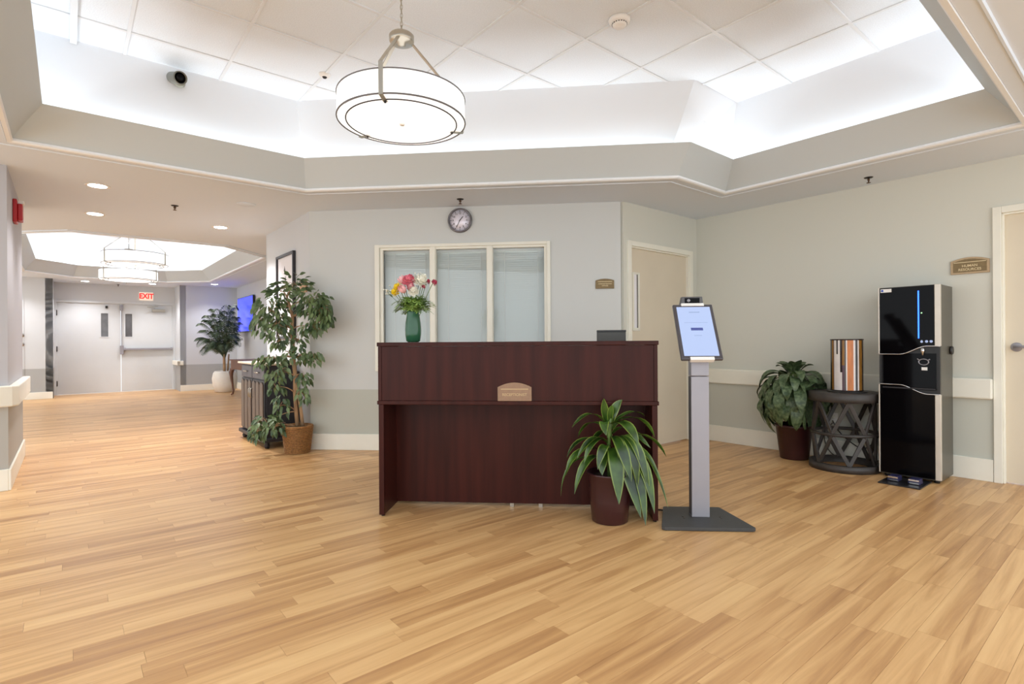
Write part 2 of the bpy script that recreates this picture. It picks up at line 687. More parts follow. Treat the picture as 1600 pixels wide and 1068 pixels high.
wall('wall_double_door', [(15.2, 15.34, -0.38, 2.08, 2.03, CEIL), (15.2, 15.34, -0.38, -0.24, 0, 2.03), (15.2, 15.34, 1.93, 2.08, 0, 2.03)],
     'wall_far', 'grey wall above and around the far double doors')
wall('wall_corridor_left', [(14.4, 14.54, -2.0, -0.26, 0, CEIL), (14.4, 15.34, -0.38, -0.26, 0, CEIL)], 'wall_far', 'grey wall left of the double doors')
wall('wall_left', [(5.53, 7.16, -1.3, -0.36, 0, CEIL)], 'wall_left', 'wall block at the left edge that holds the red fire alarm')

# baseboards
BH, BT = 0.155, 0.016


def baseboard(name, bx, label, hb=BH):
    mb = MB()
    a0, a1, b0, b1 = bx
    abbox(mb, a0, a1, b0, b1, 0, hb)
    return struct(mb.done(name, 'trim', bevel=0.004), label, 'baseboard')


mb = MB()
mb.box(-2.615, 5.30 - BT, 0, 0.55, 5.2995, 0.162)
struct(mb.done('baseboard_back', 'trim', bevel=0.004), 'cream baseboard along the wall behind the desk', 'baseboard')
baseboard('baseboard_right', (0.842, 3.324, 5.42 - BT, 5.4195), 'cream baseboard along the wall behind the water cooler', 0.17)
baseboard('baseboard_picture', (5.60, 7.16, 1.91 - BT, 1.9095), 'cream baseboard under the framed picture behind the cabinet')
baseboard('baseboard_television', (7.18, 14.384, 3.15 - BT, 3.1495), 'cream baseboard under the television wall')
baseboard('baseboard_corridor_end', (14.4 - BT, 14.3995, 1.96, 3.13), 'cream baseboard behind the white palm pot', 0.14)
baseboard('baseboard_corridor_left', (14.4 - BT, 14.3995, -1.98, -0.27), 'cream baseboard left of the double doors', 0.14)
mb = MB()
abbox(mb, 5.53 - BT, 7.165, -0.3595, -0.36 + BT, 0, 0.16)
abbox(mb, 5.53 - BT, 5.5295, -1.3, -0.3595, 0, 0.16)
struct(mb.done('baseboard_left', 'trim', bevel=0.004), 'cream baseboard wrapping the wall block at the left edge', 'baseboard')

# crash rails
mb = MB()
abbox(mb, 0.842, 3.31, 5.375, 5.4195, 0.628, 0.785)
struct(mb.done('trim_1', 'trim', bevel=0.012), 'flat cream handrail board on the wall behind the water cooler', 'handrail')
mb = MB()
pts = [W(5.53 - 0.001, -1.3), W(5.53 - 0.001, -0.359), W(7.10, -0.359), W(7.10, -0.30), W(5.56, -0.30), W(5.50, -0.335), W(5.475, -0.40), W(5.475, -1.3)]
mb.prism([(p.x, p.y) for p in pts], 0.628, 0.785)
struct(mb.done('trim_2', 'trim', bevel=0.01), 'cream handrail board wrapping the wall block at the left edge', 'handrail')
mb = MB()
abbox(mb, 14.34, 15.15, 1.895, 1.9595, 0.60, 0.70)
abbox(mb, 14.34, 14.3995, 1.895, 2.02, 0.60, 0.70)
struct(mb.done('trim_3', 'trim', bevel=0.01), 'short cream handrail board right of the far double doors', 'handrail')


# ------------------------------------------------------------------ ceiling with its two coves
def xy_poly(abpts):
    return [W(a, b).to_2d() for a, b in abpts]


def area2(p):
    return sum(p[i].x * p[(i + 1) % len(p)].y - p[(i + 1) % len(p)].x * p[i].y for i in range(len(p))) / 2


def offset_in(poly, d):
    """Polygon (anticlockwise) moved inwards by d."""
    n = len(poly)
    out = []
    for i in range(n):
        p0, p1, p2 = poly[i - 1], poly[i], poly[(i + 1) % n]
        d1, d2 = (p1 - p0).normalized(), (p2 - p1).normalized()
        n1, n2 = Vector((-d1.y, d1.x)), Vector((-d2.y, d2.x))
        bis = n1 + n2
        bis = bis / bis.dot(n1) * d
        out.append(p1 + bis)
    return out


def ring(polys_z, closed_profile=False):
    """Sweep: a list of (polygon, z); consecutive polygons are joined by quads."""
    mb = MB()
    n = len(polys_z[0][0])
    for poly, z in polys_z:
        mb.v += [(p.x, p.y, z) for p in poly]
    m = len(polys_z)
    for k in range(m if closed_profile else m - 1):
        k2 = (k + 1) % m
        for i in range(n):
            j = (i + 1) % n
            mb.f.append((k * n + i, k * n + j, k2 * n + j, k2 * n + i))
            mb.sm.append(False)
    return mb


YC = 4.57 / S2
main_open = xy_poly([(4.84, -0.30), (4.84, YC - 4.84), (2.57, YC - 2.57), (2.57, 4.65), (0.56, 4.65), (0.56, -0.30)])
YW = 4.49 / S2
main_wall_bot = xy_poly([(4.84, -0.30), (4.84, YC - 4.84), (2.66, YC - 2.66), (2.57, 4.65), (0.56, 4.65), (0.56, -0.30)])
main_wall_top = xy_poly([(4.81, -0.27), (4.81, YW - 4.81), (2.42, YW - 2.42), (2.42, 4.59), (0.58, 4.59), (0.58, -0.27)])
k = 0.70
far_open = xy_poly([(8.28, 0.03), (8.28, 1.66), (8.28 + k, 2.36), (13.88 - k, 2.36), (13.88, 2.36 - k), (13.88, 0.06), (13.88 - k, -0.64), (8.28 + k - 0.03, -0.64)])
for p in (main_open, main_wall_bot, main_wall_top, far_open):
    if area2(p) < 0:
        p.reverse()

outer = [W(5.3, -1.4), W(3.2, -1.4), W(-0.5, 1.35), W(-0.5, 5.56), W(3.48, 5.56), W(15.34, 5.56), W(15.34, -2.0), W(7.2, -1.4)]
loops = [[Vector((p.x, p.y, 0)) for p in outer]] + [[Vector((p.x, p.y, 0)) for p in q] for q in (main_open, far_open)]
tris = tessellate_polygon(loops)
flat = [p for l in loops for p in l]
mb = MB()
for z, flip in ((CEIL, True), (CEIL + 0.03, False)):
    n0 = len(mb.v)
    mb.v += [(p.x, p.y, z) for p in flat]
    for t in tris:
        q = [flat[i] for i in t]
        ccw = (q[1] - q[0]).cross(q[2] - q[0]).z > 0
        t2 = t if ccw != flip else t[::-1]
        mb.f.append(tuple(i + n0 for i in t2))
        mb.sm.append(False)
ceiling = struct(mb.done('ceiling', 'soffit'), 'beige soffit ceiling around two lit tray coves', 'ceiling')

BAND_D, BAND_H = 0.17, 0.228


def cove(open_poly, wall_bot, wall_top):
    up_ = offset_in(open_poly, BAND_D)
    up2 = offset_in(open_poly, BAND_D - 0.018)
    lo2 = offset_in(open_poly, -0.012)
    b_ = ring([(open_poly, CEIL), (up_, CEIL + BAND_H), (up2, CEIL + BAND_H), (lo2, CEIL + 0.02)])
    b_.done('cove_fascia', 'fascia', ceiling)
    m1 = ring([(offset_in(open_poly, 0.0), CEIL + 0.011), (offset_in(open_poly, 0.016), CEIL + 0.011), (offset_in(open_poly, 0.018), CEIL - 0.004),
               (offset_in(open_poly, 0.010), CEIL - 0.012), (offset_in(open_poly, -0.012), CEIL - 0.014), (offset_in(open_poly, -0.016), CEIL + 0.001)], True)
    m1.done('cove_moulding', 'moulding', ceiling)
    m2 = ring([(offset_in(open_poly, -0.016), CEIL + 0.001), (offset_in(open_poly, -0.016), CEIL - 0.007), (offset_in(open_poly, -0.085), CEIL - 0.007), (offset_in(open_poly, -0.088), CEIL - 0.013), (offset_in(open_poly, -0.098), CEIL - 0.013),
               (offset_in(open_poly, -0.103), CEIL + 0.001)], True)
    m2.done('cove_casing', 'soffit', ceiling)
    n = len(wall_bot)
    for i in range(n):
        j = (i + 1) % n
        mb_ = MB()
        nrm = (wall_bot[j] - wall_bot[i]).normalized()
        out = Vector((nrm.y, -nrm.x)) * 0.03
        vv = [(wall_bot[i], CEIL), (wall_bot[j], CEIL), (wall_top[j], TILE_Z + 0.02), (wall_top[i], TILE_Z + 0.02)]
        vs_ = [(p.x, p.y, z) for p, z in vv] + [(p.x + out.x, p.y + out.y, z) for p, z in vv]
        mb_.add(vs_, [(3, 2, 1, 0), (4, 5, 6, 7), (0, 1, 5, 4), (2, 3, 7, 6), (1, 2, 6, 5), (3, 0, 4, 7)])
        mb_.done('cove_wall', 'cove', ceiling)
    # trough lamps
    mid = offset_in(open_poly, 0.045)
    return mid


def strips(mid, per_m, skip=()):
    n = len(mid)
    for i in range(n):
        if i in skip:
            continue
        p, q = mid[i], mid[(i + 1) % n]
        d = (q - p)
        L = d.length
        if L < 0.2:
            continue
        d.normalize()
        p0, p1 = p + d * 0.04, q - d * 0.04
        area_light('cove_lamp', Vector((p0.x, p0.y, CEIL + 0.15)), Vector((p1.x, p1.y, CEIL + 0.15)), per_m * L, 0.03)


strips(cove(main_open, main_wall_bot, main_wall_top), COVE_POWER)
far_wall_top = offset_in(far_open, 0.02)
strips(cove(far_open, far_open, far_wall_top), FAR_COVE_POWER)


def clip(poly, p, nrm):
    """Keep the part of a 2D polygon where (q - p).nrm <= 0."""
    out = []
    for i in range(len(poly)):
        q0, q1 = poly[i], poly[(i + 1) % len(poly)]
        d0, d1 = (q0 - p).dot(nrm), (q1 - p).dot(nrm)
        if d0 <= 0:
            out.append(q0)
        if d0 * d1 < 0:
            out.append(q0 + (q1 - q0) * (d0 / (d0 - d1)))
    return out


def clip_convex(poly, conv):
    for i in range(len(conv)):
        p, q = conv[i], conv[(i + 1) % len(conv)]
        d = q - p
        poly = clip(poly, p, Vector((d.y, -d.x)))
        if len(poly) < 3:
            return []
    return poly


def ccw(p):
    return p if area2(p) > 0 else p[::-1]


def tile_field(a_lines, b_lines, regions, width=0.022):
    h = width / 2 - 0.004
    for i in range(len(a_lines) - 1):
        for j in range(len(b_lines) - 1):
            a0, a1, b0, b1 = a_lines[i] + h, a_lines[i + 1] - h, b_lines[j] + h, b_lines[j + 1] - h
            cell = ccw([W(a0, b0).to_2d(), W(a0, b1).to_2d(), W(a1, b1).to_2d(), W(a1, b0).to_2d()])
            mb_ = MB()
            for rg in regions:
                c = clip_convex(cell, rg)
                if len(c) >= 3 and abs(area2(c)) > 0.002:
                    mb_.prism([(p.x, p.y) for p in c], TILE_Z, TILE_Z + 0.015)
            if mb_.v:
                mb_.done('ceiling_tile', 'tile', ceiling)
    for ln, is_a in [(x, True) for x in a_lines] + [(x, False) for x in b_lines]:
        if is_a:
            c0 = [W(ln - width / 2, -5).to_2d(), W(ln - width / 2, 9).to_2d(), W(ln + width / 2, 9).to_2d(), W(ln + width / 2, -5).to_2d()]
        else:
            c0 = [W(-5, ln - width / 2).to_2d(), W(20, ln - width / 2).to_2d(), W(20, ln + width / 2).to_2d(), W(-5, ln + width / 2).to_2d()]
        mb_ = MB()
        for rg in regions:
            c = clip_convex(ccw(c0), rg)
            if len(c) >= 3:
                z0 = TILE_Z - 0.007 if is_a else TILE_Z - 0.0065
                mb_.prism([(p.x, p.y) for p in c], z0, TILE_Z + 0.01)
        if mb_.v:
            mb_.done('grid_tee', 'tee', ceiling)
    for rg in regions:   # the closed deck above the tiles
        mb_ = MB()
        mb_.prism([(p.x, p.y) for p in rg], TILE_Z + 0.016, TILE_Z + 0.03)
        mb_.done('ceiling_deck', 'cove', ceiling)


reg1 = ccw(xy_poly([(0.56, -0.3), (0.56, 4.62), (2.42, 4.62), (2.42, -0.3)]))
reg2 = ccw(xy_poly([(2.42, -0.3), (2.42, YW + 0.02 - 2.42), (4.83, YW + 0.02 - 4.83), (4.83, -0.3)]))
tile_field([0.3, 0.713] + [1.335 + 0.622 * i for i in range(6)] + [5.067], [-0.9, -0.30] + [0.32 + 0.62 * i for i in range(8)], [reg1, reg2])
mb = MB()
abbox(mb, 0.6, 4.80, 0.012, 0.05, TILE_Z - 0.03, TILE_Z - 0.002)
mb.done('border_channel', 'tee', ceiling)
reg3 = ccw(offset_in(far_open, 0.0))
tile_field([8.0 + 0.62 * i for i in range(11)], [-0.9 + 0.62 * i for i in range(7)], [reg3])


# ------------------------------------------------------------------ doors
def lever(parent, x, y, z, direction):
    mb_ = MB()
    mb_.lathe([(0.0, -0.012), (0.03, -0.012), (0.034, -0.004), (0.034, 0.0)], 24, (x, y, z), axis='y')
    mb_.tube([(x, y - 0.01, z), (x, y - 0.05, z)], 0.010, 10)
    mb_.tube([(x - direction * 0.01, y - 0.05, z), (x + direction * 0.05, y - 0.054, z + 0.002), (x + direction * 0.115, y - 0.05, z - 0.004)], [0.012, 0.011, 0.008], 10)
    return mb_.done('door_handle', 'silver', parent)


def door_frame(parent, x0, x1, z1, wd=0.05, depth=0.10, proud=0.02, mat_='trim', name='door_frame'):
    mb_ = MB()
    mb_.box(x0 - wd, -proud, 0, x0, depth, z1 + wd)
    mb_.box(x1, -proud, 0, x1 + wd, depth, z1 + wd)
    mb_.box(x0, -proud, z1, x1, depth, z1 + wd)
    # door stop
    mb_.box(x0, 0.0, 0, x0 + 0.014, 0.045, z1)
    mb_.box(x1 - 0.014, 0.0, 0, x1, 0.045, z1)
    mb_.box(x0, 0.0, z1 - 0.014, x1, 0.045, z1)
    return mb_.done(name, mat_, parent, bevel=0.003)


# right-hand door (only its left part is in the frame)
d1 = thing('door_1', 'cream door with silver lever at the right edge under the frame', 'door', W(0.79, 5.42), RB)
d1['kind'] = 'structure'
door_frame(d1, 0.0, 0.96, 2.03)
mb = MB()
mb.box(0.006, 0.03, 0.008, 0.954, 0.075, 2.024)
mb.done('door_leaf', 'door', d1, bevel=0.002)
lever(d1, 0.075, 0.03, 1.025, 1)

# office door
d2 = thing('door_2', 'cream office door with narrow vision panel behind the tablet stand', 'door', W(3.34, 4.25), RA)
d2['kind'] = 'structure'
door_frame(d2, 0.0, 1.02, 2.022)
lx0, lx1, lz0, lz1 = 0.075, 0.165, 1.22, 1.76
mb = MB()
mb.box(0.006, 0.03, 0.008, lx0, 0.075, 2.016)
mb.box(lx1, 0.03, 0.008, 1.014, 0.075, 2.016)
mb.box(lx0, 0.03, 0.008, lx1, 0.075, lz0)
mb.box(lx0, 0.03, lz1, lx1, 0.075, 2.016)
mb.done('door_leaf', 'door', d2)
mb = MB()
for q in ((lx0 - 0.012, lz0 - 0.03, lx0 + 0.012, lz1 + 0.012), (lx1 - 0.012, lz0 - 0.03, lx1 + 0.012, lz1 + 0.012), (lx0, lz0 - 0.03, lx1, lz0), (lx0, lz1 - 0.006, lx1, lz1 + 0.012)):
    mb.box(q[0], 0.022, q[1], q[2], 0.032, q[3])
mb.done('vision_frame', 'trim', d2)
mb = MB()
mb.box(lx0, 0.0325, lz0, lx1, 0.038, lz1)
mb.done('vision_glass', 'paper', d2)
mb = MB()
mb.box(lx1 - 0.024, 0.0318, lz0, lx1 - 0.012, 0.0324, lz1)  # dark strip painted in for the shadow at the vision frame's right edge
mb.done('vision_shadow_line', 'ink', d2)
lever(d2, 0.93, 0.03, 1.0, -1)

# far double doors
d3 = thing('door_3', 'white double doors with two vision slots and a push bar at corridor end', 'door', W(15.2, 0.0), RA)
d3['kind'] = 'structure'
door_frame(d3, -0.225, 1.92, 2.015, wd=0.045, mat_='fardoor')
for x0, x1, l0, l1 in ((-0.219, 0.905, 0.545, 0.675), (0.912, 1.914, 0.99, 1.12)):
    z0, z1 = 1.265, 1.79
    mb = MB()
    mb.box(x0, 0.02, 0.008, l0, 0.065, 2.008)
    mb.box(l1, 0.02, 0.008, x1, 0.065, 2.008)
    mb.box(l0, 0.02, 0.008, l1, 0.065, z0)
    mb.box(l0, 0.02, z1, l1, 0.065, 2.008)
    leaf = mb.done('door_leaf', 'fardoor', d3)
    mb = MB()
    mb.box(l0, 0.035, z0, l1, 0.042, z1)
    mb.done('vision_glass', 'visionglass', leaf)
    mb = MB()
    for q in ((l0 - 0.02, z0 - 0.02, l0, z1 + 0.02), (l1, z0 - 0.02, l1 + 0.02, z1 + 0.02), (l0, z0 - 0.02, l1, z0), (l0, z1, l1, z1 + 0.02)):
        mb.box(q[0], 0.012, q[1], q[2], 0.022, q[3])
    mb.done('vision_frame', 'fardoor', leaf)
for z in (0.25, 1.0, 1.78):
    mb = MB()
    mb.box(-0.232, -0.004, z - 0.055, -0.205, 0.018, z + 0.055)
    mb.tube([(-0.22, -0.008, z - 0.06), (-0.22, -0.008, z + 0.06)], 0.009, 8)
    mb.done('hinge', 'darkmetal', d3)
mb = MB()
mb.box(0.96, -0.06, 0.955, 1.90, 0.0, 1.0)
mb.box(0.95, -0.045, 0.945, 1.0, 0.02, 1.01)
mb.box(1.87, -0.045, 0.945, 1.905, 0.02, 1.01)
mb.done('push_bar', 'silver', d3, bevel=0.006)
mb = MB()
mb.box(0.885, -0.04, 0.86, 0.955, 0.02, 1.06)
mb.box(0.89, -0.03, 1.86, 0.945, 0.02, 1.99)
mb.box(0.908, -0.012, 1.06, 0.924, 0.004, 1.86)
mb.done('vertical_latch', 'silver', d3, bevel=0.004)
mb = MB()
mb.box(1.50, -0.05, 1.85, 1.76, 0.02, 1.91)
mb.bar((1.55, -0.05, 1.93), (1.40, -0.16, 1.95), 0.02, 0.012)
mb.bar((1.40, -0.16, 1.95), (1.62, -0.03, 1.985), 0.02, 0.012)
mb.done('door_closer', 'nickel', d3, bevel=0.004)
mb = MB()
mb.box(0.625, -0.01, 1.905, 0.67, 0.02, 1.96)
mb.done('latch_plate', 'darkmetal', d3)

# mostly hidden door behind the left wall block
d4 = thing('door_4', 'grey corridor door with small lever, mostly hidden by left wall block', 'door', W(14.4, -1.6), RA)
d4['kind'] = 'structure'
mb = MB()
mb.box(0, -0.012, 0.01, 0.90, -0.0005, 2.03)
mb.done('door_leaf', 'wall_far', d4)
mb = MB()
for z in (1.28, 1.10):
    mb.lathe([(0.0, -0.02), (0.035, -0.02), (0.035, -0.012)], 16, (0.87, 0, z), axis='y')
mb.tube([(0.87, -0.02, 1.28), (0.87, -0.06, 1.28), (0.80, -0.065, 1.28)], 0.012, 8)
mb.done('door_handle', 'nickel', d4)

# ------------------------------------------------------------------ office window
win = thing('window_1', 'three pane cream framed office window behind the desk', 'window', (0, 5.30, 0))
win['kind'] = 'structure'
panes = [(-1.829, -1.347), (-1.281, -0.770), (-0.705, -0.198)]
ZT = 2.022
mb = MB()
mb.box(-1.909, -0.022, 0.80, WX0, 0.11, 2.075)
mb.box(WX1, -0.022, 0.80, -0.137, 0.11, 2.075)
mb.box(WX0, -0.022, WZ1, WX1, 0.11, 2.075)
mb.box(WX0, -0.022, 0.80, WX1, 0.11, WZ0)
mb.done('window_frame', 'trim', win, bevel=0.004)
mb = MB()
for x0, x1 in ((-1.347, -1.281), (-0.770, -0.705)):
    mb.box(x0 + 0.006, -0.016, WZ0, x1 - 0.006, 0.10, WZ1)
mb.done('mullion', 'trim', win, bevel=0.004)
mb = MB()
for x0, x1 in panes:
    for q in ((x0 - 0.03, WZ0, x0, WZ1), (x1, WZ0, x1 + 0.03, WZ1), (x0, ZT, x1, WZ1), (x0, WZ0, x1, WZ0 + 0.03)):
        mb.box(q[0], 0.0, q[1], q[2], 0.035, q[3])
mb.done('glazing_bead', 'trim', win)
for x0, x1 in panes:
    mb = MB()
    mb.box(x0 - 0.004, 0.036, WZ0 + 0.02, x1 + 0.004, 0.040, ZT + 0.01)
    mb.done('pane', 'glass', win)
lab = ['venetian blind behind the window pane beside the flowers, closed', 'closed venetian blind behind the middle window pane',
       'closed venetian blind behind the window pane that mirrors the pendant']
for (x0, x1), l in zip(panes, lab):
    bl = thing('venetian_blind', l, 'blind', ((x0 + x1) / 2, 5.39, 0), 0, 'closed blinds in the office window')
    hw = (x1 - x0) / 2 + 0.01
    mb = MB()
    z = 0.88
    while z < 2.0:
        s = len(mb.v)
        mb.v += [(-hw, 0.009, z + 0.0125), (hw, 0.009, z + 0.0125), (hw, -0.012, z - 0.0125), (-hw, -0.012, z - 0.0125),
                 (-hw, 0.0105, z + 0.0125), (hw, 0.0105, z + 0.0125), (hw, -0.0105, z - 0.0125), (-hw, -0.0105, z - 0.0125)]
        mb.f += [(s + 3, s + 2, s + 1, s), (s + 4, s + 5, s + 6, s + 7), (s, s + 1, s + 5, s + 4), (s + 2, s + 3, s + 7, s + 6)]
        mb.sm += [False] * 4
        z += 0.0222
    o = mb.done('slats', 'slat', bl)
    o['kind'] = 'stuff'
    mb = MB()
    mb.box(-hw, -0.015, 2.0, hw, 0.015, 2.04)
    mb.done('head_rail', 'slat', bl)
    mb = MB()
    for fx in (-0.55, 0.72):
        mb.box(fx * hw - 0.002, -0.0155, 0.87, fx * hw + 0.002, -0.0125, 2.0)
    mb.done('ladder_cord', 'white', bl)

# ------------------------------------------------------------------ reception desk
desk = thing('reception_desk', 'mahogany reception desk with raised transaction counter', 'desk', (-1.165, 3.272, 0), 0.012)
DW = 1.717
mb = MB()
mb.box(-0.006, -0.006, 1.065, DW + 0.006, 0.38, 1.090)
mb.done('counter_top', 'mahogany', desk, bevel=0.003)
mb = MB()
mb.box(0.022, 0.004, 0.7265, DW - 0.022, 0.022, 1.0645)
mb.done('front_panel', 'mahogany', desk, bevel=0.001)
for x in (0.0, DW - 0.0215):
    mb = MB()
    mb.box(x, 0.0, 0.7265, x + 0.0215, 0.36, 1.0645)
    mb.done('upper_side_panel', 'mahogany', desk, bevel=0.001)
mb = MB()
mb.box(-0.006, -0.005, 0.702, DW + 0.006, 0.78, 0.726)
mb.done('worktop', 'mahogany', desk, bevel=0.003)
for x in (0.002, DW - 0.034):
    mb = MB()
    mb.box(x, 0.0, 0.0125, x + 0.032, 0.76, 0.7015)
    sp = mb.done('side_panel', 'mahogany', desk, bevel=0.001)
    for y in (0.03, 0.72):
        mb = MB()
        mb.lathe([(0.0, 0.0), (0.012, 0.0), (0.012, 0.013)], 12, (x + 0.016, y, 0))
        mb.done('floor_glide', 'black', sp)
mb = MB()
mb.box(0.0345, 0.262, 0.022, DW - 0.0345, 0.28, 0.7015)
mp_ = mb.done('modesty_panel', 'mahogany', desk)
for x in (0.80, 0.99):
    mb = MB()
    mb.box(x, 0.263, 0.0, x + 0.025, 0.276, 0.022)
    mb.done('panel_foot', 'nickel', mp_)


def arch_sign(name, label, loc, rz, wd, ht, rise, lines, size, parentless_group=None, rule=True, mats=('brassrim', 'brass', 'letter')):
    sg = thing(name, label, 'sign', loc, rz, parentless_group)
    def outline(w2, h2, r, inset=0.0):
        pts = [(-w2, -h2), (w2, -h2), (w2, h2 - r)]
        for i in range(1, 12):
            t = i / 12
            x = w2 - 2 * w2 * t
            pts.append((x, h2 - r + r * (1 - (x / w2) ** 2)))
        pts.append((-w2, h2 - r))
        return pts
    mb_ = MB()
    mb_.slab_xz(outline(wd / 2, ht / 2, rise), -0.012, -0.0005)
    mb_.done('plaque', mats[0], sg, bevel=0.0015)
    mb_ = MB()
    mb_.slab_xz(outline(wd / 2 - 0.016, ht / 2 - 0.013, rise * 0.85), -0.0136, -0.0121)
    mb_.done('inset_panel', mats[1], sg)
    if rule:
        mb_ = MB()
        zr = ht / 2 - rise - 0.012
        mb_.box(-wd / 2 + 0.02, -0.0146, zr - 0.0025, wd / 2 - 0.02, -0.0137, zr + 0.0025)
        mb_.done('rule_line', mats[2], sg)
    z = (ht / 2 - rise - 0.012 - (ht - rise - 0.02) / 2) - 0.002
    for i, t in enumerate(lines):
        zz = z + (len(lines) - 1) * size * 0.55 - i * size * 1.1
        lettering(t, size, mats[2], sg, (0, -0.0142, zz))
    return sg


arch_sign('reception_sign', 'tan arched sign reading receptionist on the mahogany desk front', (-0.308, 3.2855, 0.7835), 0.012, 0.208, 0.113, 0.028, ['RECEPTIONIST'], 0.023,
          mats=('tanplate', 'tanplate', 'tanletter'))
arch_sign('office_sign', 'small brown arched sign on the grey wall left of office door', (0.39, 5.2995, 1.647), 0, 0.178, 0.096, 0.016, ['ADMINISTRATIVE', 'OFFICES'], 0.0165,
          mats=('brass', 'brass', 'letter'))
arch_sign('office_sign', 'brown arched sign reading human resources beside the right hand door', W(0.975, 5.4195, 1.66), RB, 0.235, 0.128, 0.026, ['HUMAN', 'RESOURCES'], 0.026,
          mats=('brassrim', 'brass', 'letter'))

# monitor behind the counter
mon = thing('monitor', 'small dark grey screen standing behind the desk counter, seen from behind', 'monitor', (0.318, 3.76, 0.7265))
mb = MB()
mb.box(-0.098, -0.018, 0.12, 0.098, 0.012, 0.437)
mb.done('screen_housing', mat('dark grey housing', (74, 72, 68), rough=0.5, var=0.03), mon, bevel=0.004)
mb = MB()
mb.box(-0.099, -0.022, 0.425, 0.099, 0.014, 0.438)
mb.done('top_edge', 'black', mon, bevel=0.003)
mb = MB()
mb.box(-0.02, -0.012, 0.01, 0.02, 0.012, 0.14)
mb.done('stand_post', 'black', mon)
mb = MB()
mb.box(-0.09, -0.07, 0.0, 0.09, 0.07, 0.012)
mb.done('stand_foot', 'black', mon, bevel=0.004)

# ------------------------------------------------------------------ wall clock
ck = thing('wall_clock', 'round wall clock with brushed silver face above the office window', 'clock', (-1.032, 5.2995, 2.30))
mb = MB()
mb.lathe([(0.118, 0.0), (0.124, -0.012), (0.12, -0.03), (0.108, -0.032), (0.106, -0.014)], 48, axis='y', caps=False)
mb.done('rim', mat('grey clock rim', (120, 116, 118), rough=0.3, metal=0.6, var=0.03), ck)
mb = MB()
mb.lathe([(0.0, -0.013), (0.109, -0.013), (0.109, -0.004)], 48, axis='y')
mb.done('dial', 'clockface', ck)
for h in range(12):
    mb = MB()
    mb.box(-0.0022, -0.0145, 0.084, 0.0022, -0.0135, 0.099)
    mb.move(Matrix.Rotation(h * PI / 6, 4, 'Y'))
    mb.done('hour_mark', 'ink', ck)
for h in range(12):
    t = h * PI / 6
    lettering(str(h if h else 12), 0.026, 'ink', ck, (0.07 * math.sin(t), -0.0142, 0.07 * math.cos(t)))
for nm, ang, L, wd in (('hour_hand', 40, 0.05, 0.007), ('minute_hand', 207, 0.078, 0.005)):
    mb = MB()
    mb.box(-wd / 2, -0.018, -0.012, wd / 2, -0.0165, L)
    mb.move(Matrix.Rotation(math.radians(ang), 4, 'Y'))
    mb.done(nm, 'black', ck)



# ------------------------------------------------------------------ leaf builder
def blade(path, widths, side, fold=0.15, n_across=4, thick=0.0):
    """Leaf blade along a path; widths per path point; side is the across direction; a V fold along the midrib."""
    mb_ = MB()
    m = len(path)
    nx = n_across + 1
    for i, p in enumerate(path):
        p = Vector(p)
        d = (Vector(path[min(i + 1, m - 1)]) - Vector(path[max(i - 1, 0)])).normalized()
        x = Vector(side) - d * Vector(side).dot(d)
        if x.length < 1e-4:
            x = d.cross(Vector((0, 0, 1)))
        x.normalize()
        nn = x.cross(d).normalized()
        if nn.z < 0:
            nn = -nn
        for j in range(nx):
            t = -1 + 2 * j / n_across
            mb_.v.append(tuple(p + x * t * widths[i] / 2 + nn * abs(t) * widths[i] * fold))
            mb_.attr.append(abs(t))
    for i in range(m - 1):
        for j in range(nx - 1):
            mb_.f.append((i * nx + j, i * nx + j + 1, (i + 1) * nx + j + 1, (i + 1) * nx + j))
            mb_.sm.append(True)
    return mb_


def bez(p0, p1, p2, n):
    p0, p1, p2 = Vector(p0), Vector(p1), Vector(p2)
    return [p0 * (1 - t) ** 2 + p1 * 2 * t * (1 - t) + p2 * t * t for t in [i / n for i in range(n + 1)]]


def lance(n, wmax, peak=0.45, base=0.35):
    out = []
    for i in range(n + 1):
        t = i / n
        if t < peak:
            q = base + (1 - base) * math.sin(t / peak * PI / 2)
        else:
            q = math.cos((t - peak) / (1 - peak) * PI / 2) ** 0.8
        out.append(max(wmax * q, 0.001))
    return out


# ------------------------------------------------------------------ dracaena in front of the desk
dr = thing('potted_dracaena', 'strappy green dracaena in burgundy pot in front of the desk', 'plant', (0.265, 3.315, 0))
mb = MB()
mb.lathe([(0.0, 0.0), (0.100, 0.0), (0.108, 0.006), (0.121, 0.14), (0.133, 0.285), (0.137, 0.29), (0.137, 0.298), (0.127, 0.298), (0.124, 0.262), (0.0, 0.262)], 40)
mb.done('pot', 'burgundy', dr)
mb = MB()
mb.lathe([(0.0, 0.272), (0.08, 0.270), (0.1225, 0.2655)], 24)
mb.done('soil', 'soil', dr)
mb = MB()
mb.tube([(0, 0, 0.25), (-0.008, -0.03, 0.40), (-0.004, -0.06, 0.56), (0.002, -0.075, 0.64)], [0.013, 0.012, 0.012, 0.008], 10)
mb.tube([(0.05, 0.02, 0.25), (0.075, 0.02, 0.36), (0.10, 0.01, 0.46)], [0.011, 0.011, 0.009], 10)
mb.done('cane', 'stem', dr)


def dx(px):
    return (px - 385) * 0.00092


def dz(py):
    return 0.30 + (640 - py) * 0.00092


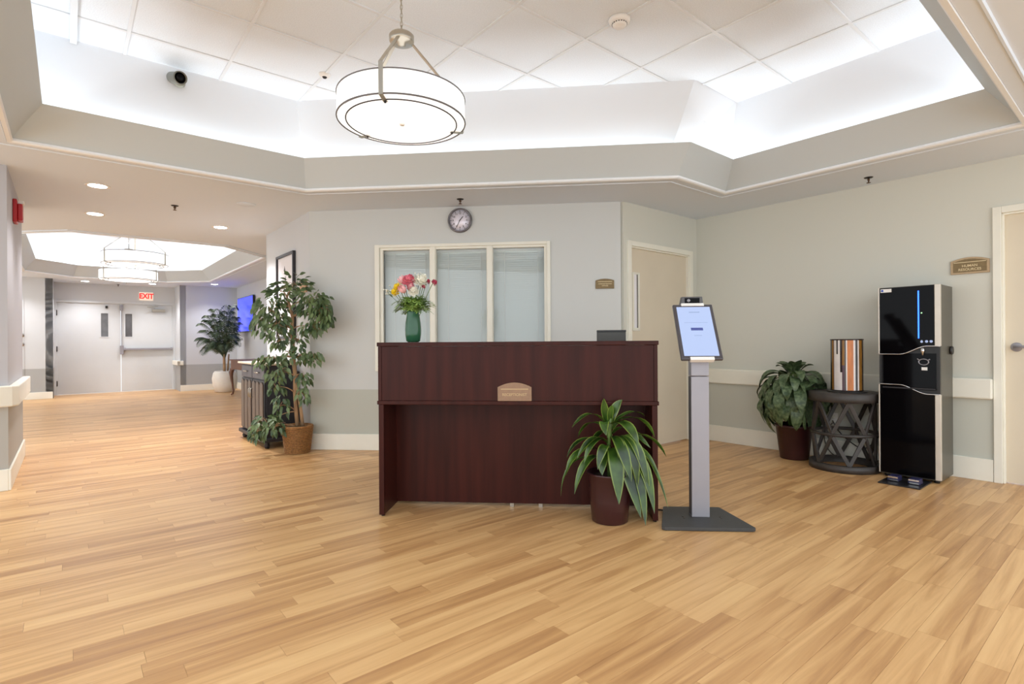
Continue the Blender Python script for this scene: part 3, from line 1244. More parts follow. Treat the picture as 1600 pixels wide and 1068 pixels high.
LV = [  # base px, apex px, tip px, width m, depth of the tip (front is negative)
    ((372, 330), (345, 250), (342, 148), 0.052, -0.02), ((385, 330), (400, 220), (462, 160), 0.060, 0.02),
    ((355, 310), (250, 190), (138, 335), 0.045, -0.05), ((420, 290), (520, 215), (605, 262), 0.038, 0.05),
    ((400, 300), (610, 230), (665, 400), 0.042, 0.09), ((372, 320), (320, 265), (350, 372), 0.062, -0.13),
    ((395, 320), (480, 260), (548, 424), 0.085, -0.14), ((372, 450), (270, 340), (168, 545), 0.055, -0.06),
    ((368, 440), (170, 370), (105, 548), 0.045, 0.0), ((370, 560), (215, 455), (152, 768), 0.062, -0.10),
    ((370, 500), (140, 440), (98, 660), 0.062, -0.04), ((385, 480), (425, 500), (428, 805), 0.095, -0.17),
    ((400, 400), (445, 400), (505, 660), 0.078, -0.16), ((430, 400), (530, 380), (548, 700), 0.075, -0.13),
    ((450, 400), (560, 370), (622, 745), 0.075, -0.12), ((440, 420), (640, 330), (738, 525), 0.052, 0.02),
    ((470, 430), (640, 430), (748, 855), 0.048, -0.02), ((440, 520), (500, 600), (565, 895), 0.085, -0.15),
    ((470, 520), (585, 560), (590, 994), 0.062, -0.17), ((480, 480), (600, 480), (650, 868), 0.085, -0.14),
    ((365, 560), (80, 470), (64, 798), 0.020, -0.05), ((385, 470), (330, 420), (300, 600), 0.060, -0.10),
    ((390, 400), (350, 330), (255, 480), 0.055, 0.08), ((400, 380), (480, 300), (640, 470), 0.05, 0.10),
    ((380, 360), (250, 260), (180, 420), 0.05, 0.08), ((395, 350), (450, 260), (520, 360), 0.055, 0.08),
    ((380, 500), (320, 560), (330, 640), 0.055, -0.09), ((420, 470), (470, 480), (480, 640), 0.07, -0.10),
    ((385, 330), (380, 240), (395, 190), 0.04, -0.03), ((460, 470), (590, 420), (690, 640), 0.05, -0.05),
    ((380, 420), (260, 380), (215, 560), 0.05, -0.09),
]
for (b0, ap, tp, wd, dep) in LV:
    p0 = (dx(b0[0]), 0.0, dz(b0[1]))
    p1 = (dx(ap[0]), dep * 0.6, dz(ap[1]) + 0.01)
    p2 = (dx(tp[0]), dep * 1.0, max(dz(tp[1]), 0.012))
    n = 10
    pth = bez(p0, p1, p2, n)
    for q in pth:
        q.y -= 0.17 * max(q.z - 0.2, 0)
        if q.z > 0.62 or q.x > 0.19:
            q.y = min(q.y, -0.075)
        if q.z < 0.03:
            q.z = 0.03
    flat_dir = Vector((p2[0] - p0[0], p2[1] - p0[1], 0))
    side = Vector((0, 0, 1)).cross(flat_dir) if flat_dir.length > 0.02 else Vector((1, 0, 0))
    side = (side.normalized() if side.x >= 0 else -side.normalized()) * 0.35 + Vector((1, 0, 0)) * (0.8 if abs(flat_dir.x) < 0.14 else 0.25)
    mb = blade(pth, lance(n, wd * 0.92, 0.5, 0.45), side, 0.10)
    mb.done('leaf', 'dracaena', dr)

# ------------------------------------------------------------------ tablet stand
ks = thing('tablet_kiosk', 'silver floor stand with a tilted lit tablet beside the desk', 'kiosk', (0.806, 3.36, 0), 0.03)
mb = MB()
pts = [(-0.262, -0.185), (-0.250, -0.197), (0.250, -0.197), (0.262, -0.185), (0.262, -0.175), (0.178, 0.190), (0.168, 0.198), (-0.168, 0.198), (-0.178, 0.190), (-0.262, -0.175)]
mb.prism(pts, 0.004, 0.022)
mb.prism([(x * 0.97, y * 0.97) for x, y in pts], 0.0, 0.006)
mb.done('base_plate', mat('charcoal powder coat', (62, 62, 62), rough=0.55, var=0.04, vscale=40, bump=0.1, bscale=300), ks, bevel=0.002)
for x, y in ((-0.1, 0.0), (0.12, 0.0), (-0.1, -0.03), (0.12, -0.03)):
    mb = MB()
    mb.lathe([(0.0, 0.0235), (0.006, 0.0235), (0.006, 0.0215)], 10, (x, y, 0))
    mb.done('base_screw', 'black', ks)
mb = MB()
mb.box(-0.048, -0.012, 0.022, 0.058, 0.055, 0.872)
mb.done('pole', 'silver', ks, bevel=0.004)
mb = MB()
mb.box(-0.048, -0.012, 0.8745, 0.058, 0.055, 1.02)
mb.done('pole_head', 'silver', ks, bevel=0.004)
mb = MB()
mb.box(-0.049, -0.006, 0.03, -0.0475, 0.05, 0.87)  # thin dark sheet that paints the shade on the silver pole's left side
mb.done('pole_side_shade', mat('shaded pole side', (84, 82, 84), rough=0.5, var=0.03), ks)
# tablet tilted back
tab = bpy.data.objects.new('tablet', None)
COL.objects.link(tab)
tab.parent = ks
tilt = math.radians(33)
tab.location = (0.0, -0.085, 0.978)
tab.rotation_euler = (-tilt + 0.0, 0, 0)
TW, TL = 0.122, 0.405
mb = MB()
mb.box(-TW, 0.0, 0.0, TW, 0.022, TL)
mb.done('tablet_housing', mat('tablet bezel', (74, 70, 74), rough=0.3, var=0.03), tab, bevel=0.006)
mb = MB()
mb.box(-TW + 0.02, -0.0015, 0.024, TW - 0.02, 0.0, TL - 0.022)
scr = mb.done('tablet_screen', 'screen', tab)
mb = MB()
mb.box(-0.036, -0.0026, 0.205, 0.036, -0.0016, 0.225)
mb.done('screen_button', 'button', tab, bevel=0.004)
mb = MB()
for x0, x1, z0, z1 in ((-0.030, 0.034, 0.338, 0.345), (-0.07, 0.07, 0.262, 0.264), (-0.022, 0.022, 0.166, 0.169)):
    mb.box(x0, -0.0026, z0, x1, -0.0016, z1)
mb.done('screen_line', 'faint', tab)
for z0, z1 in ((-0.006, 0.016), (TL - 0.014, TL + 0.006)):
    mb = MB()
    mb.box(-0.07, -0.006, z0, 0.07, 0.026, z1)
    mb.done('tablet_clip', 'white', tab, bevel=0.003)
mb = MB()
mb.box(-0.05, 0.022, 0.05, 0.05, 0.07, 0.16)
mb.done('tilt_bracket', 'silver', tab, bevel=0.004)
cm = bpy.data.objects.new('camera_module', None)
COL.objects.link(cm)
cm.parent = ks
cm.location = (0.005, 0.185, 1.318)
mb = MB()
mb.slab_xz([(-0.074, -0.01), (0.074, -0.01), (0.066, 0.05), (-0.062, 0.05)], -0.02, 0.02)
mb.done('camera_housing', mat('camera grey', (82, 80, 82), rough=0.4, var=0.03), cm, bevel=0.004)
mb = MB()
mb.box(-0.045, -0.0215, 0.008, 0.048, -0.0202, 0.042)
mb.done('camera_window', 'blackgloss', cm)
mb = MB()
mb.lathe([(0.0, -0.025), (0.008, -0.024), (0.01, -0.0216)], 16, (-0.02, 0, 0.026), axis='y')
mb.done('camera_lens', 'silver', cm)

cb = MB()
cb.tube([(0.655, 3.50, 0.006), (0.62, 3.52, 0.006), (0.58, 3.535, 0.006), (0.54, 3.56, 0.006), (0.42, 3.66, 0.006), (0.2, 3.75, 0.006)], 0.005, 8)
tag(cb.done('power_cable', 'black'), 'thin black cable on the floor from tablet stand to desk', 'cable')

# ------------------------------------------------------------------ vase and flowers
va = thing('flower_vase', 'green glazed vase holding the bouquet on the desk counter', 'vase', (-0.992, 3.46, 1.0905))
mb = MB()
mb.lathe([(0.0, 0.0), (0.034, 0.0), (0.045, 0.008), (0.0515, 0.05), (0.0525, 0.085), (0.049, 0.13), (0.041, 0.18), (0.038, 0.198), (0.039, 0.203), (0.0355, 0.203), (0.037, 0.18), (0.044, 0.13), (0.046, 0.06), (0.0, 0.03)], 40)
mb.done('vase_body', 'green_glass', va)

PET = dict(yellow=mat('yellow petal', (244, 210, 40), rough=0.6, var=0.1, vscale=60), pink=mat('pink petal', (226, 122, 140), rough=0.6, var=0.12, vscale=60),
           palepink=mat('pale pink petal', (236, 178, 182), rough=0.6, var=0.06, vscale=60), crimson=mat('crimson petal', (190, 62, 92), rough=0.6, var=0.12, vscale=60),
           white=mat('white petal', (240, 238, 224), rough=0.6, var=0.05, vscale=60), greenery=leaf_mat('fern green', (84, 122, 44), (150, 178, 92)))


def bloom_mesh(kind, r):
    mb_ = MB()
    rr = random.Random(int(r * 10000))
    if kind == 'tulip':
        for k_ in range(6):
            t = k_ * PI / 3
            c, s_ = math.cos(t), math.sin(t)
            tn_ = Vector((-s_, c, 0))
            rows = []
            for i in range(5):
                u = i / 4
                rad = r * (0.25 + 0.75 * math.sin(u * PI * 0.75)) * (1 if k_ % 2 else 0.85)
                wdt = r * 1.1 * math.sin(max(0.12, u) * PI * 0.92) + 0.001
                z = -r * 0.9 + u * r * 2.4
                rows += [Vector((c * rad, s_ * rad, z)) - tn_ * wdt / 2, Vector((c * rad * 1.12, s_ * rad * 1.12, z)), Vector((c * rad, s_ * rad, z)) + tn_ * wdt / 2]
            mb_.add(rows, [(i * 3 + j, i * 3 + j + 1, i * 3 + j + 4, i * 3 + j + 3) for i in range(4) for j in range(2)], True)
    else:
        nP = 46 if kind == 'carnation' else 34
        for k_ in range(nP):
            u = k_ / nP
            el = -0.5 + 2.0 * u
            az = k_ * 2.39996
            d = Vector((math.cos(az) * math.cos(el), math.sin(az) * math.cos(el), math.sin(el)))
            side = d.cross(Vector((0, 0, 1)))
            side = side.normalized() if side.length > 1e-3 else Vector((1, 0, 0))
            upv = side.cross(d).normalized()
            rad = r * (0.9 + 0.2 * rr.random())
            wdt = r * 0.55
            p0 = d * r * 0.25
            p1 = d * rad * 0.8
            p2 = d * rad + upv * r * 0.18
            mb_.add([p0 - side * wdt * 0.2, p0 + side * wdt * 0.2, p1 + side * wdt * 0.55, p1 - side * wdt * 0.55, p2 + side * wdt * 0.4, p2 + d * r * 0.1, p2 - side * wdt * 0.4],
                    [(0, 1, 2, 3), (3, 2, 4, 5, 6)], False)
    return mb_


FL = [  # px in the bouquet study, kind, petal, radius, depth, label
    (275, 300, 'mum', 'yellow', 0.031, -0.05, 'upper yellow bloom at the bouquet\'s left'),
    (248, 362, 'mum', 'yellow', 0.030, -0.055, 'lower yellow bloom, just above the vase greenery'),
    (398, 225, 'carnation', 'pink', 0.041, -0.04, 'large pink carnation at the bouquet\'s centre top'),
    (396, 182, 'carnation', 'crimson', 0.027, 0.0, 'dark red bloom peeping over the large pink carnation'),
    (345, 335, 'tulip', 'palepink', 0.024, -0.075, 'pale pink tulip drooping in front of the bouquet'),
    (308, 212, 'tulip', 'palepink', 0.025, 0.0, 'pale pink tulip at the upper left of the bouquet'),
    (520, 232, 'carnation', 'white', 0.046, -0.02, 'large white bloom at the right of the pink carnation'),
    (462, 355, 'carnation', 'white', 0.034, -0.06, 'small white bloom low over the greenery'),
    (602, 222, 'carnation', 'crimson', 0.018, 0.01, 'crimson bloom beside the large white one'),
    (690, 238, 'carnation', 'crimson', 0.021, -0.01, 'crimson bloom reaching farthest right of the vase'),
    (548, 165, 'carnation', 'white', 0.024, 0.01, 'small white bloom above the large white one'),
    (430, 300, 'carnation', 'palepink', 0.026, -0.055, 'pale pink ruffled bloom in the middle of the bouquet'),
    (563, 290, 'carnation', 'crimson', 0.014, -0.02, 'tiny crimson bud beneath the white bloom'),
]


def fp(px, py, dep):
    return Vector(((px - 425) * 0.000538, dep, 0.2085 + (570 - py) * 0.000538))


for px, py, kd, pt, r, dep, l in FL:
    c = fp(px, py, dep)
    f_ = thing('cut_flower', l, 'flower', va.location, 0, 'cut flowers in the green vase')
    mb = bloom_mesh(kd, r)
    tiltv = Vector((c.x * 1.6, c.y * 1.6 - 0.02, 0.12)).normalized()
    mb.move(Matrix.Translation(c) @ tiltv.to_track_quat('Z', 'Y').to_matrix().to_4x4())
    mb.done('bloom', PET[pt], f_)
    mb = MB()
    base = Vector((c.x * 0.12, c.y * 0.12, 0.06))
    mb.tube(bez(base, Vector((c.x * 0.25, c.y * 0.25, 0.2)), c - tiltv * r * 0.4, 6), 0.0022, 6)
    mb.done('flower_stem', 'stem', f_)

SPR = [(490, 150, 0.0, 0.05, 'white'), (165, 312, -0.02, 0.06, 'white'), (118, 342, -0.02, 0.04, 'white')]
for i, (px, py, dep, r, pt) in enumerate(SPR):
    c = fp(px, py, dep)
    f_ = thing('filler_sprig', ['airy white sprig on top of the bouquet', 'airy white sprig at the bouquet\'s left, upper one', 'airy white sprig at the bouquet\'s left, lowest and outermost'][i], 'flower', va.location, 0, 'white filler sprigs in the vase')
    rr = random.Random(i + 3)
    mb, ms = MB(), MB()
    hub = c * 0.8 + Vector((0, 0, 0.03))
    ms.tube([Vector((0, 0, 0.06)), Vector((c.x * 0.2, 0, 0.2)), hub], 0.0014, 5)
    for q in range(14):
        p = c + Vector((rr.uniform(-1, 1), rr.uniform(-1, 1), rr.uniform(-0.7, 0.7))) * r * 0.6
        s_ = len(mb.v)
        mb.lathe([(0.0, -0.004), (0.004, -0.002), (0.0045, 0.002), (0.0, 0.004)], 6, p)
        ms.tube([hub, (hub + p) / 2 + Vector((0, 0, 0.004)), p], 0.0007, 4)
    mb.done('bloom', PET[pt], f_)
    ms.done('flower_stem', 'stem', f_)

fo = thing('bouquet_greenery', 'collar of light green fern leaves around the vase mouth', 'foliage', va.location)
rr = random.Random(5)
for i in range(64):
    az = i * 2.39996
    L = rr.uniform(0.07, 0.14)
    el = rr.uniform(0.1, 0.9) if i < 40 else rr.uniform(1.2, 2.0)
    L *= 1.0 if i < 40 else 0.62
    p0 = Vector((0.012 * math.cos(az), 0.012 * math.sin(az), 0.19))
    p1 = p0 + Vector((math.cos(az) * L * 0.5, math.sin(az) * L * 0.4, L * 0.75 * el + 0.03))
    p2 = p0 + Vector((math.cos(az) * L, math.sin(az) * L * 0.8, L * 0.45 * el + rr.uniform(-0.005, 0.03)))
    pth = bez(p0, p1, p2, 7)
    mb = MB()
    mb.tube(pth, 0.0012, 4)
    for q in range(1, 8):
        d = (pth[q] - pth[q - 1]).normalized()
        side = d.cross(Vector((0, 0, 1))).normalized()
        ln = 0.030 * math.sin(q / 8 * PI) + 0.010
        for sg in (-1, 1):
            tip = pth[q] + side * sg * ln + d * ln * 0.7 - Vector((0, 0, 0.004))
            m_ = (pth[q] + tip) / 2
            mb.add([pth[q], m_ + d * 0.008, tip, m_ - d * 0.008 + Vector((0, 0, 0.002))], [(0, 1, 2, 3)])
    mb.done('frond', PET['greenery'], fo)

# ------------------------------------------------------------------ pendants
SEG = 64


def pendant(loc, label, ceiling_z, rz=0.3, R=0.40, H_=0.155, hub_z=0.50):
    p = thing('drum_pendant', label, 'lamp', loc, rz, 'white drum pendants')
    mb_ = MB()
    mb_.lathe([(R, 0.0), (R, H_), (R - 0.006, H_), (R - 0.006, 0.0)], SEG, caps=False)
    mb_.done('shade', 'shade', p)
    mb_ = MB()
    mb_.torus(R + 0.001, 0.0045, SEG, 8, (0, 0, 0.0))
    mb_.torus(R + 0.001, 0.0035, SEG, 8, (0, 0, H_))
    mb_.done('shade_ring', 'ringmetal', p)
    mb_ = MB()
    mb_.lathe([(R - 0.008, -0.002), (R * 0.875, -0.007), (R * 0.862, -0.006)], SEG, caps=False)
    mb_.lathe([(0.0, -0.012), (R * 0.5, -0.011), (R * 0.862, -0.008), (R * 0.862, -0.002), (0.0, 0.0)][::-1], SEG)
    mb_.done('diffuser', 'diffuser', p)
    mb_ = MB()
    mb_.torus(R * 0.8675, 0.0035, SEG, 8, (0, 0, -0.009))
    mb_.done('diffuser_ring', 'darkmetal', p)
    mb_ = MB()
    mb_.lathe([(0.0, -0.022), (0.012, -0.020), (0.016, -0.0115)], 16)
    mb_.done('finial', 'white', p)
    for q in range(3):
        t = 2 * PI * q / 3 + 0.0
        c, s_ = math.cos(t), math.sin(t)
        mb_ = MB()
        tang = Vector((-s_, c, 0))
        r0, r1 = R + 0.008, 0.055
        mb_.bar((c * r0, s_ * r0, -0.008), (c * r0, s_ * r0, H_ + 0.03), 0.022, 0.005, (c, s_, 0))
        mb_.bar((c * r0, s_ * r0, H_ + 0.03), (c * r1, s_ * r1, hub_z), 0.020, 0.005, (c, s_, 0))
        mb_.bar((c * (r0 + 0.002), s_ * (r0 + 0.002), -0.006), (c * R * 0.81, s_ * R * 0.81, -0.013), 0.022, 0.005)
        arm = mb_.done('arm', 'nickel', p)
        mb_ = MB()
        mb_.lathe([(0.0, -0.024), (0.006, -0.022), (0.006, -0.013)], 10, (c * R * 0.835, s_ * R * 0.835, 0))
        mb_.done('thumb_screw', 'darkmetal', arm)
    mb_ = MB()
    mb_.lathe([(0.0, hub_z - 0.03), (0.022, hub_z - 0.028), (0.024, hub_z - 0.012), (0.064, hub_z - 0.010), (0.069, hub_z), (0.069, hub_z + 0.026), (0.062, hub_z + 0.034), (0.0, hub_z + 0.036)], 40)
    mb_.done('hub', 'nickel', p)
    top = ceiling_z - loc[2]
    mb_ = MB()
    z = hub_z + 0.036
    i = 0
    while z < top - 0.055:
        s0 = len(mb_.v)
        mb_.torus(0.010, 0.0022, 12, 5)
        sc_ = Matrix.Diagonal((0.7, 1.5, 1, 1))
        mb_.move(Matrix.Translation((0, 0, z + 0.012)) @ Matrix.Rotation((i % 2) * PI / 2, 4, 'Z') @ Matrix.Rotation(PI / 2, 4, 'Y') @ Matrix.Rotation(PI / 2, 4, 'Z') @ sc_, s0)
        z += 0.0235
        i += 1
    mb_.tube([(0.003, 0, hub_z + 0.03), (0.003, 0, top - 0.02)], 0.0018, 6)
    mb_.done('chain', 'nickel', p)
    mb_ = MB()
    mb_.lathe([(0.0, top - 0.05), (0.03, top - 0.045), (0.065, top - 0.012), (0.066, top - 0.004)], 32)
    mb_.done('canopy', 'nickel', p)
    return p


pendant((-0.895, 2.93, 2.318), 'large white drum pendant hanging from the lobby tray ceiling', TILE_Z - 0.004, rz=-1.565, R=0.348, H_=0.126, hub_z=0.45)
PA = pendant(tuple(W(9.72, 0.76, 2.27)), 'white drum pendant in the corridor cove, the nearer of two', TILE_Z - 0.004, rz=-1.9, R=0.41)
PB = pendant(tuple(W(11.42, 0.80, 2.20)), 'white drum pendant in the corridor cove, lower and farther one', TILE_Z - 0.004, rz=-1.8, R=0.42)


# ------------------------------------------------------------------ small ceiling fittings
def downlight(a, b, label, power=1.0):
    t = thing('recessed_downlight', label, 'light', W(a, b, CEIL), 0, 'recessed downlights in the soffit')
    mb_ = MB()
    mb_.lathe([(0.066, -0.003), (0.088, -0.004), (0.092, -0.0005), (0.066, -0.0005)], 32, caps=False)
    mb_.done('trim_ring', 'white', t)
    mb_ = MB()
    mb_.lathe([(0.0, -0.0035), (0.068, -0.003), (0.068, -0.001)], 32)
    mb_.done('lens', 'lens', t)
    L = bpy.data.lights.new('downlight_beam', 'SPOT')
    L.energy = SPOT_POWER * power
    L.spot_size = math.radians(125)
    L.spot_blend = 0.8
    L.shadow_soft_size = 0.06
    L.color = (1.0, 0.97, 0.98)
    o = bpy.data.objects.new('downlight_beam', L)
    COL.objects.link(o)
    o.parent = t
    o.location = (0, 0, -0.02)
    return t


downlight(5.78, 0.19, 'recessed downlight nearest the lobby cove, left of the sprinkler', 0.75)
downlight(7.04, 0.21, 'recessed downlight close in front of the corridor cove', 0.75)
downlight(6.98, 1.36, 'recessed downlight by the top of the picture wall', 1.6)
downlight(13.80, -0.63 - 0.2, 'small downlight beyond the left wall block', 0.7)
downlight(14.64, 0.26, 'small downlight over the left leaf of the double doors', 0.75)
downlight(14.45, 1.44, 'small downlight above the exit sign', 0.75)
downlight(13.75, 2.55, 'small downlight in front of the palm wall', 0.7)


def sprinkler(a, b, label):
    t = thing('sprinkler_head', label, 'sprinkler', W(a, b, CEIL), 0.4, 'dark sprinkler heads on the soffit')
    mb_ = MB()
    mb_.lathe([(0.0, -0.008), (0.028, -0.006), (0.034, -0.0005)], 24)
    mb_.done('escutcheon', 'darkmetal', t)
    mb_ = MB()
    mb_.lathe([(0.008, -0.008), (0.008, -0.02), (0.004, -0.03)], 10)
    mb_.bar((-0.012, 0, -0.015), (0, 0, -0.042), 0.004, 0.004)
    mb_.bar((0.012, 0, -0.015), (0, 0, -0.042), 0.004, 0.004)
    mb_.lathe([(0.0, -0.047), (0.016, -0.046), (0.016, -0.043), (0.0, -0.041)], 16)
    mb_.done('deflector', mat('sprinkler bronze', (88, 66, 48), rough=0.4, metal=0.6, var=0.05), t)
    return t


sprinkler(6.15, 0.80, 'dark sprinkler head on the soffit between the downlights')
sprinkler(4.24, 2.86, 'dark sprinkler head on the soffit just above the wall clock')
sprinkler(1.58, 5.16, 'dark sprinkler head on the soffit above the striped lantern')
sprinkler(14.98, 0.85, 'tiny sprinkler head above the far double doors')

cv = thing('cover_plate', 'faint round cover plate on the beige soffit near the ficus', 'plate', W(5.67, 1.33, CEIL))
mb = MB()
mb.lathe([(0.0, -0.006), (0.08, -0.0055), (0.085, -0.0005)], 32)
mb.done('disc', 'soffit', cv)

sd = thing('smoke_detector', 'white round smoke detector on the tray ceiling tiles', 'detector', W(2.276, 2.80, TILE_Z - 0.001))
mb = MB()
mb.lathe([(0.0, -0.052), (0.035, -0.050), (0.046, -0.040), (0.05, -0.024)], 32)
mb.done('sensor_dome', 'white', sd)
mb = MB()
mb.lathe([(0.048, -0.030), (0.064, -0.026), (0.070, -0.012), (0.072, 0.0)], 32)
mb.done('mounting_base', 'white', sd)
mb = MB()
for q in range(18):
    t = q * 2 * PI / 18
    s0 = len(mb.v)
    mb.box(0.0475, -0.004, -0.036, 0.0500, 0.004, -0.031)
    mb.move(Matrix.Rotation(t, 4, 'Z'), s0)
mb.done('vent_slot', 'darkmetal', sd)

cs = thing('ceiling_sensor', 'small white ring sensor with black centre on the tray ceiling', 'sensor', W(4.20, 1.56, TILE_Z - 0.001))
mb = MB()
mb.lathe([(0.02, -0.022), (0.036, -0.016), (0.044, -0.004), (0.045, 0.0)], 28, caps=False)
mb.done('ring', 'white', cs)
mb = MB()
mb.lathe([(0.0, -0.034), (0.012, -0.030), (0.017, -0.022), (0.019, -0.014), (0.0, -0.012)], 20)
mb.done('sensor_eye', 'black', cs)

bc = thing('security_camera', 'grey bullet camera on the white cove wall', 'camera', W(4.80, 0.66, 3.09))
mb = MB()
mb.lathe([(0.0, -0.03), (0.035, -0.03), (0.04, -0.006), (0.04, 0.0)], 20, axis='y')
mb.tube([(0, -0.02, 0), (0, -0.06, 0.0), (0.01, -0.07, -0.006)], 0.014, 10)
mb.move(Matrix.Rotation(RA, 4, 'Z'))
mb.done('mount', mat('camera mount grey', (140, 142, 130), rough=0.4, var=0.03), bc)
aim = Vector((0.80, -0.52, -0.30)).normalized()
mb = MB()
mb.lathe([(0.0, -0.06), (0.038, -0.06), (0.042, -0.05), (0.042, 0.085), (0.046, 0.086), (0.046, 0.11), (0.040, 0.112), (0.038, 0.098), (0.0, 0.098)], 28)
mb.move(Matrix.Translation(Vector((0.03, -0.085, -0.005))) @ aim.to_track_quat('Z', 'Y').to_matrix().to_4x4())
mb.done('camera_body', mat('camera body grey', (112, 112, 102), rough=0.4, var=0.04), bc)
mb = MB()
mb.lathe([(0.0, 0.103), (0.02, 0.102), (0.039, 0.0985), (0.0, 0.0982)], 24)
mb.move(Matrix.Translation(Vector((0.03, -0.085, -0.005))) @ aim.to_track_quat('Z', 'Y').to_matrix().to_4x4())
mb.done('camera_lens', 'blackgloss', bc)

for a_, b_, l in ((10.6, 0.15, 'small dark slotted vent in the corridor cove, left of the pendants'), (10.5, 1.35, 'small dark slotted vent in the corridor cove, right of the pendants')):
    t = thing('air_vent', l, 'vent', W(a_, b_, TILE_Z - 0.008), RA, 'vents in the corridor cove')
    mb = MB()
    mb.box(-0.14, -0.14, -0.004, 0.14, 0.14, 0.0)
    mb.done('vent_frame', 'tee', t)
    for q in range(5):
        mb = MB()
        mb.box(-0.11, -0.105 + q * 0.045, -0.0065, 0.11, -0.08 + q * 0.045, -0.0042)
        mb.done('vent_slot', 'darkmetal', t)

# ------------------------------------------------------------------ exit sign, fire alarm
ex = thing('exit_sign', 'lit exit sign with red letters above the right hand double door', 'sign', W(15.2, 1.39, 2.205), RA)
mb = MB()
mb.box(-0.135, -0.05, -0.095, 0.135, -0.0005, 0.095)
mb.done('housing', 'exitface', ex, bevel=0.006)
lettering('EXIT', 0.165, 'exitred', ex, (0, -0.0525, 0.0), extrude=0.001, sx=0.82, bold=0.036)

fa = thing('fire_alarm', 'red fire alarm strobe high on the left wall block', 'alarm', W(6.12, -0.36, 2.205), RC)
mb = MB()
mb.box(-0.075, -0.028, -0.095, 0.075, -0.0005, 0.095)
mb.done('alarm_base', 'red', fa, bevel=0.006)
mb = MB()
mb.box(-0.06, -0.062, -0.08, 0.06, -0.0285, 0.06)
mb.done('alarm_horn', 'red', fa, bevel=0.008)
mb = MB()
mb.box(-0.03, -0.07, 0.064, 0.03, -0.029, 0.09)
mb.done('strobe_lens', 'white', fa, bevel=0.004)

# ------------------------------------------------------------------ picture, plaque, television
pf = thing('framed_picture', 'tall picture in thin black frame on the wall behind the ficus', 'picture', W(6.348, 1.9095, 1.62), RB)
hw, hh = 0.315, 0.48
mb = MB()
for q in ((-hw, -hh, -hw + 0.03, hh), (hw - 0.03, -hh, hw, hh), (-hw + 0.03, hh - 0.03, hw - 0.03, hh), (-hw + 0.03, -hh, hw - 0.03, -hh + 0.03)):
    mb.box(q[0], -0.032, q[1], q[2], -0.0005, q[3])
mb.done('picture_frame', mat('black frame', (42, 38, 42), rough=0.35, var=0.05), pf, bevel=0.003)
mb = MB()
mb.box(-hw + 0.03, -0.012, -hh + 0.03, hw - 0.03, -0.001, hh - 0.03)
mb.done('print', 'paper', pf)
mb = MB()
for q in range(5):
    s0 = len(mb.v)
    c = Vector((-0.04 + 0.03 * math.sin(q * 1.9), -0.0128, 0.30 - q * 0.11))
    mb.add([c + Vector((0, 0, 0.05)), c + Vector((0.025, 0, 0)), c + Vector((0, 0, -0.05)), c + Vector((-0.025, 0, 0))], [(0, 3, 2, 1)])
mb.done('print_motif', 'ink', pf)

arch_sign('wood_plaque', 'small honey coloured arched plaque beside the framed picture', W(5.77, 1.9095, 1.69), RB, 0.20, 0.14, 0.035, [], 0.02, rule=False, mats=('orangewood', 'orangewood', 'letter'))

tv = thing('television', 'wall television showing a plain blue screen in the corridor', 'television', W(13.35, 3.1495, 1.755), RB)
mb = MB()
mb.box(-0.69, -0.06, -0.40, 0.69, -0.02, 0.40)
mb.done('tv_housing', 'black', tv, bevel=0.006)
mb = MB()
mb.box(-0.675, -0.0615, -0.385, 0.675, -0.0602, 0.387)
mb.done('tv_screen', 'tv', tv)
mb = MB()
mb.box(-0.2, -0.02, -0.15, 0.2, -0.0005, 0.15)
mb.done('wall_mount', 'black', tv)

# ------------------------------------------------------------------ drum table, lantern, water cooler
dt = thing('drum_table', 'round dark wooden drum table with crossed struts beside the cooler', 'table', W(1.755, 5.095), RB)
TR = 0.262
mb = MB()
mb.lathe([(0.0, 0.578), (TR - 0.02, 0.576), (TR - 0.02, 0.572), (TR, 0.572), (TR + 0.003, 0.60), (TR + 0.003, 0.640), (TR - 0.006, 0.648), (0.0, 0.650)], 56)
mb.done('table_top', 'drum', dt)
mb = MB()
mb.torus(TR - 0.03, 0.016, 56, 10, (0, 0, 0.302), 0.014)
mb.done('middle_ring', 'drum', dt)
mb = MB()
mb.lathe([(TR - 0.04, 0.0), (TR + 0.002, 0.0), (TR + 0.002, 0.055), (TR - 0.035, 0.058), (TR - 0.04, 0.0)], 56, caps=False)
mb.done('base_ring', 'drum', dt)
NS = 6
off = math.radians(-90 - 2 + 30)
for q in range(NS):
    t0 = off + q * 2 * PI / NS
    for sgn in (-1, 1):
        t1 = t0 + sgn * PI / NS
        ra, rb_ = TR - 0.03, TR - 0.048
        mb = MB()
        p0 = (ra * math.cos(t0), ra * math.sin(t0), 0.055)
        p1 = (rb_ * math.cos((t0 + t1) / 2 + sgn * 0.20), rb_ * math.sin((t0 + t1) / 2 + sgn * 0.20), 0.302)
        mb.bar(p0, (ra * math.cos(t1), ra * math.sin(t1), 0.296), 0.03, 0.018, (math.cos(t0), math.sin(t0), 0))
        mb.done('strut', 'drum', dt, bevel=0.003)
        mb = MB()
        mb.bar((ra * math.cos(t1), ra * math.sin(t1), 0.31), (ra * math.cos(t0), ra * math.sin(t0), 0.574), 0.03, 0.018, (math.cos(t0), math.sin(t0), 0))
        mb.done('strut', 'drum', dt, bevel=0.003)

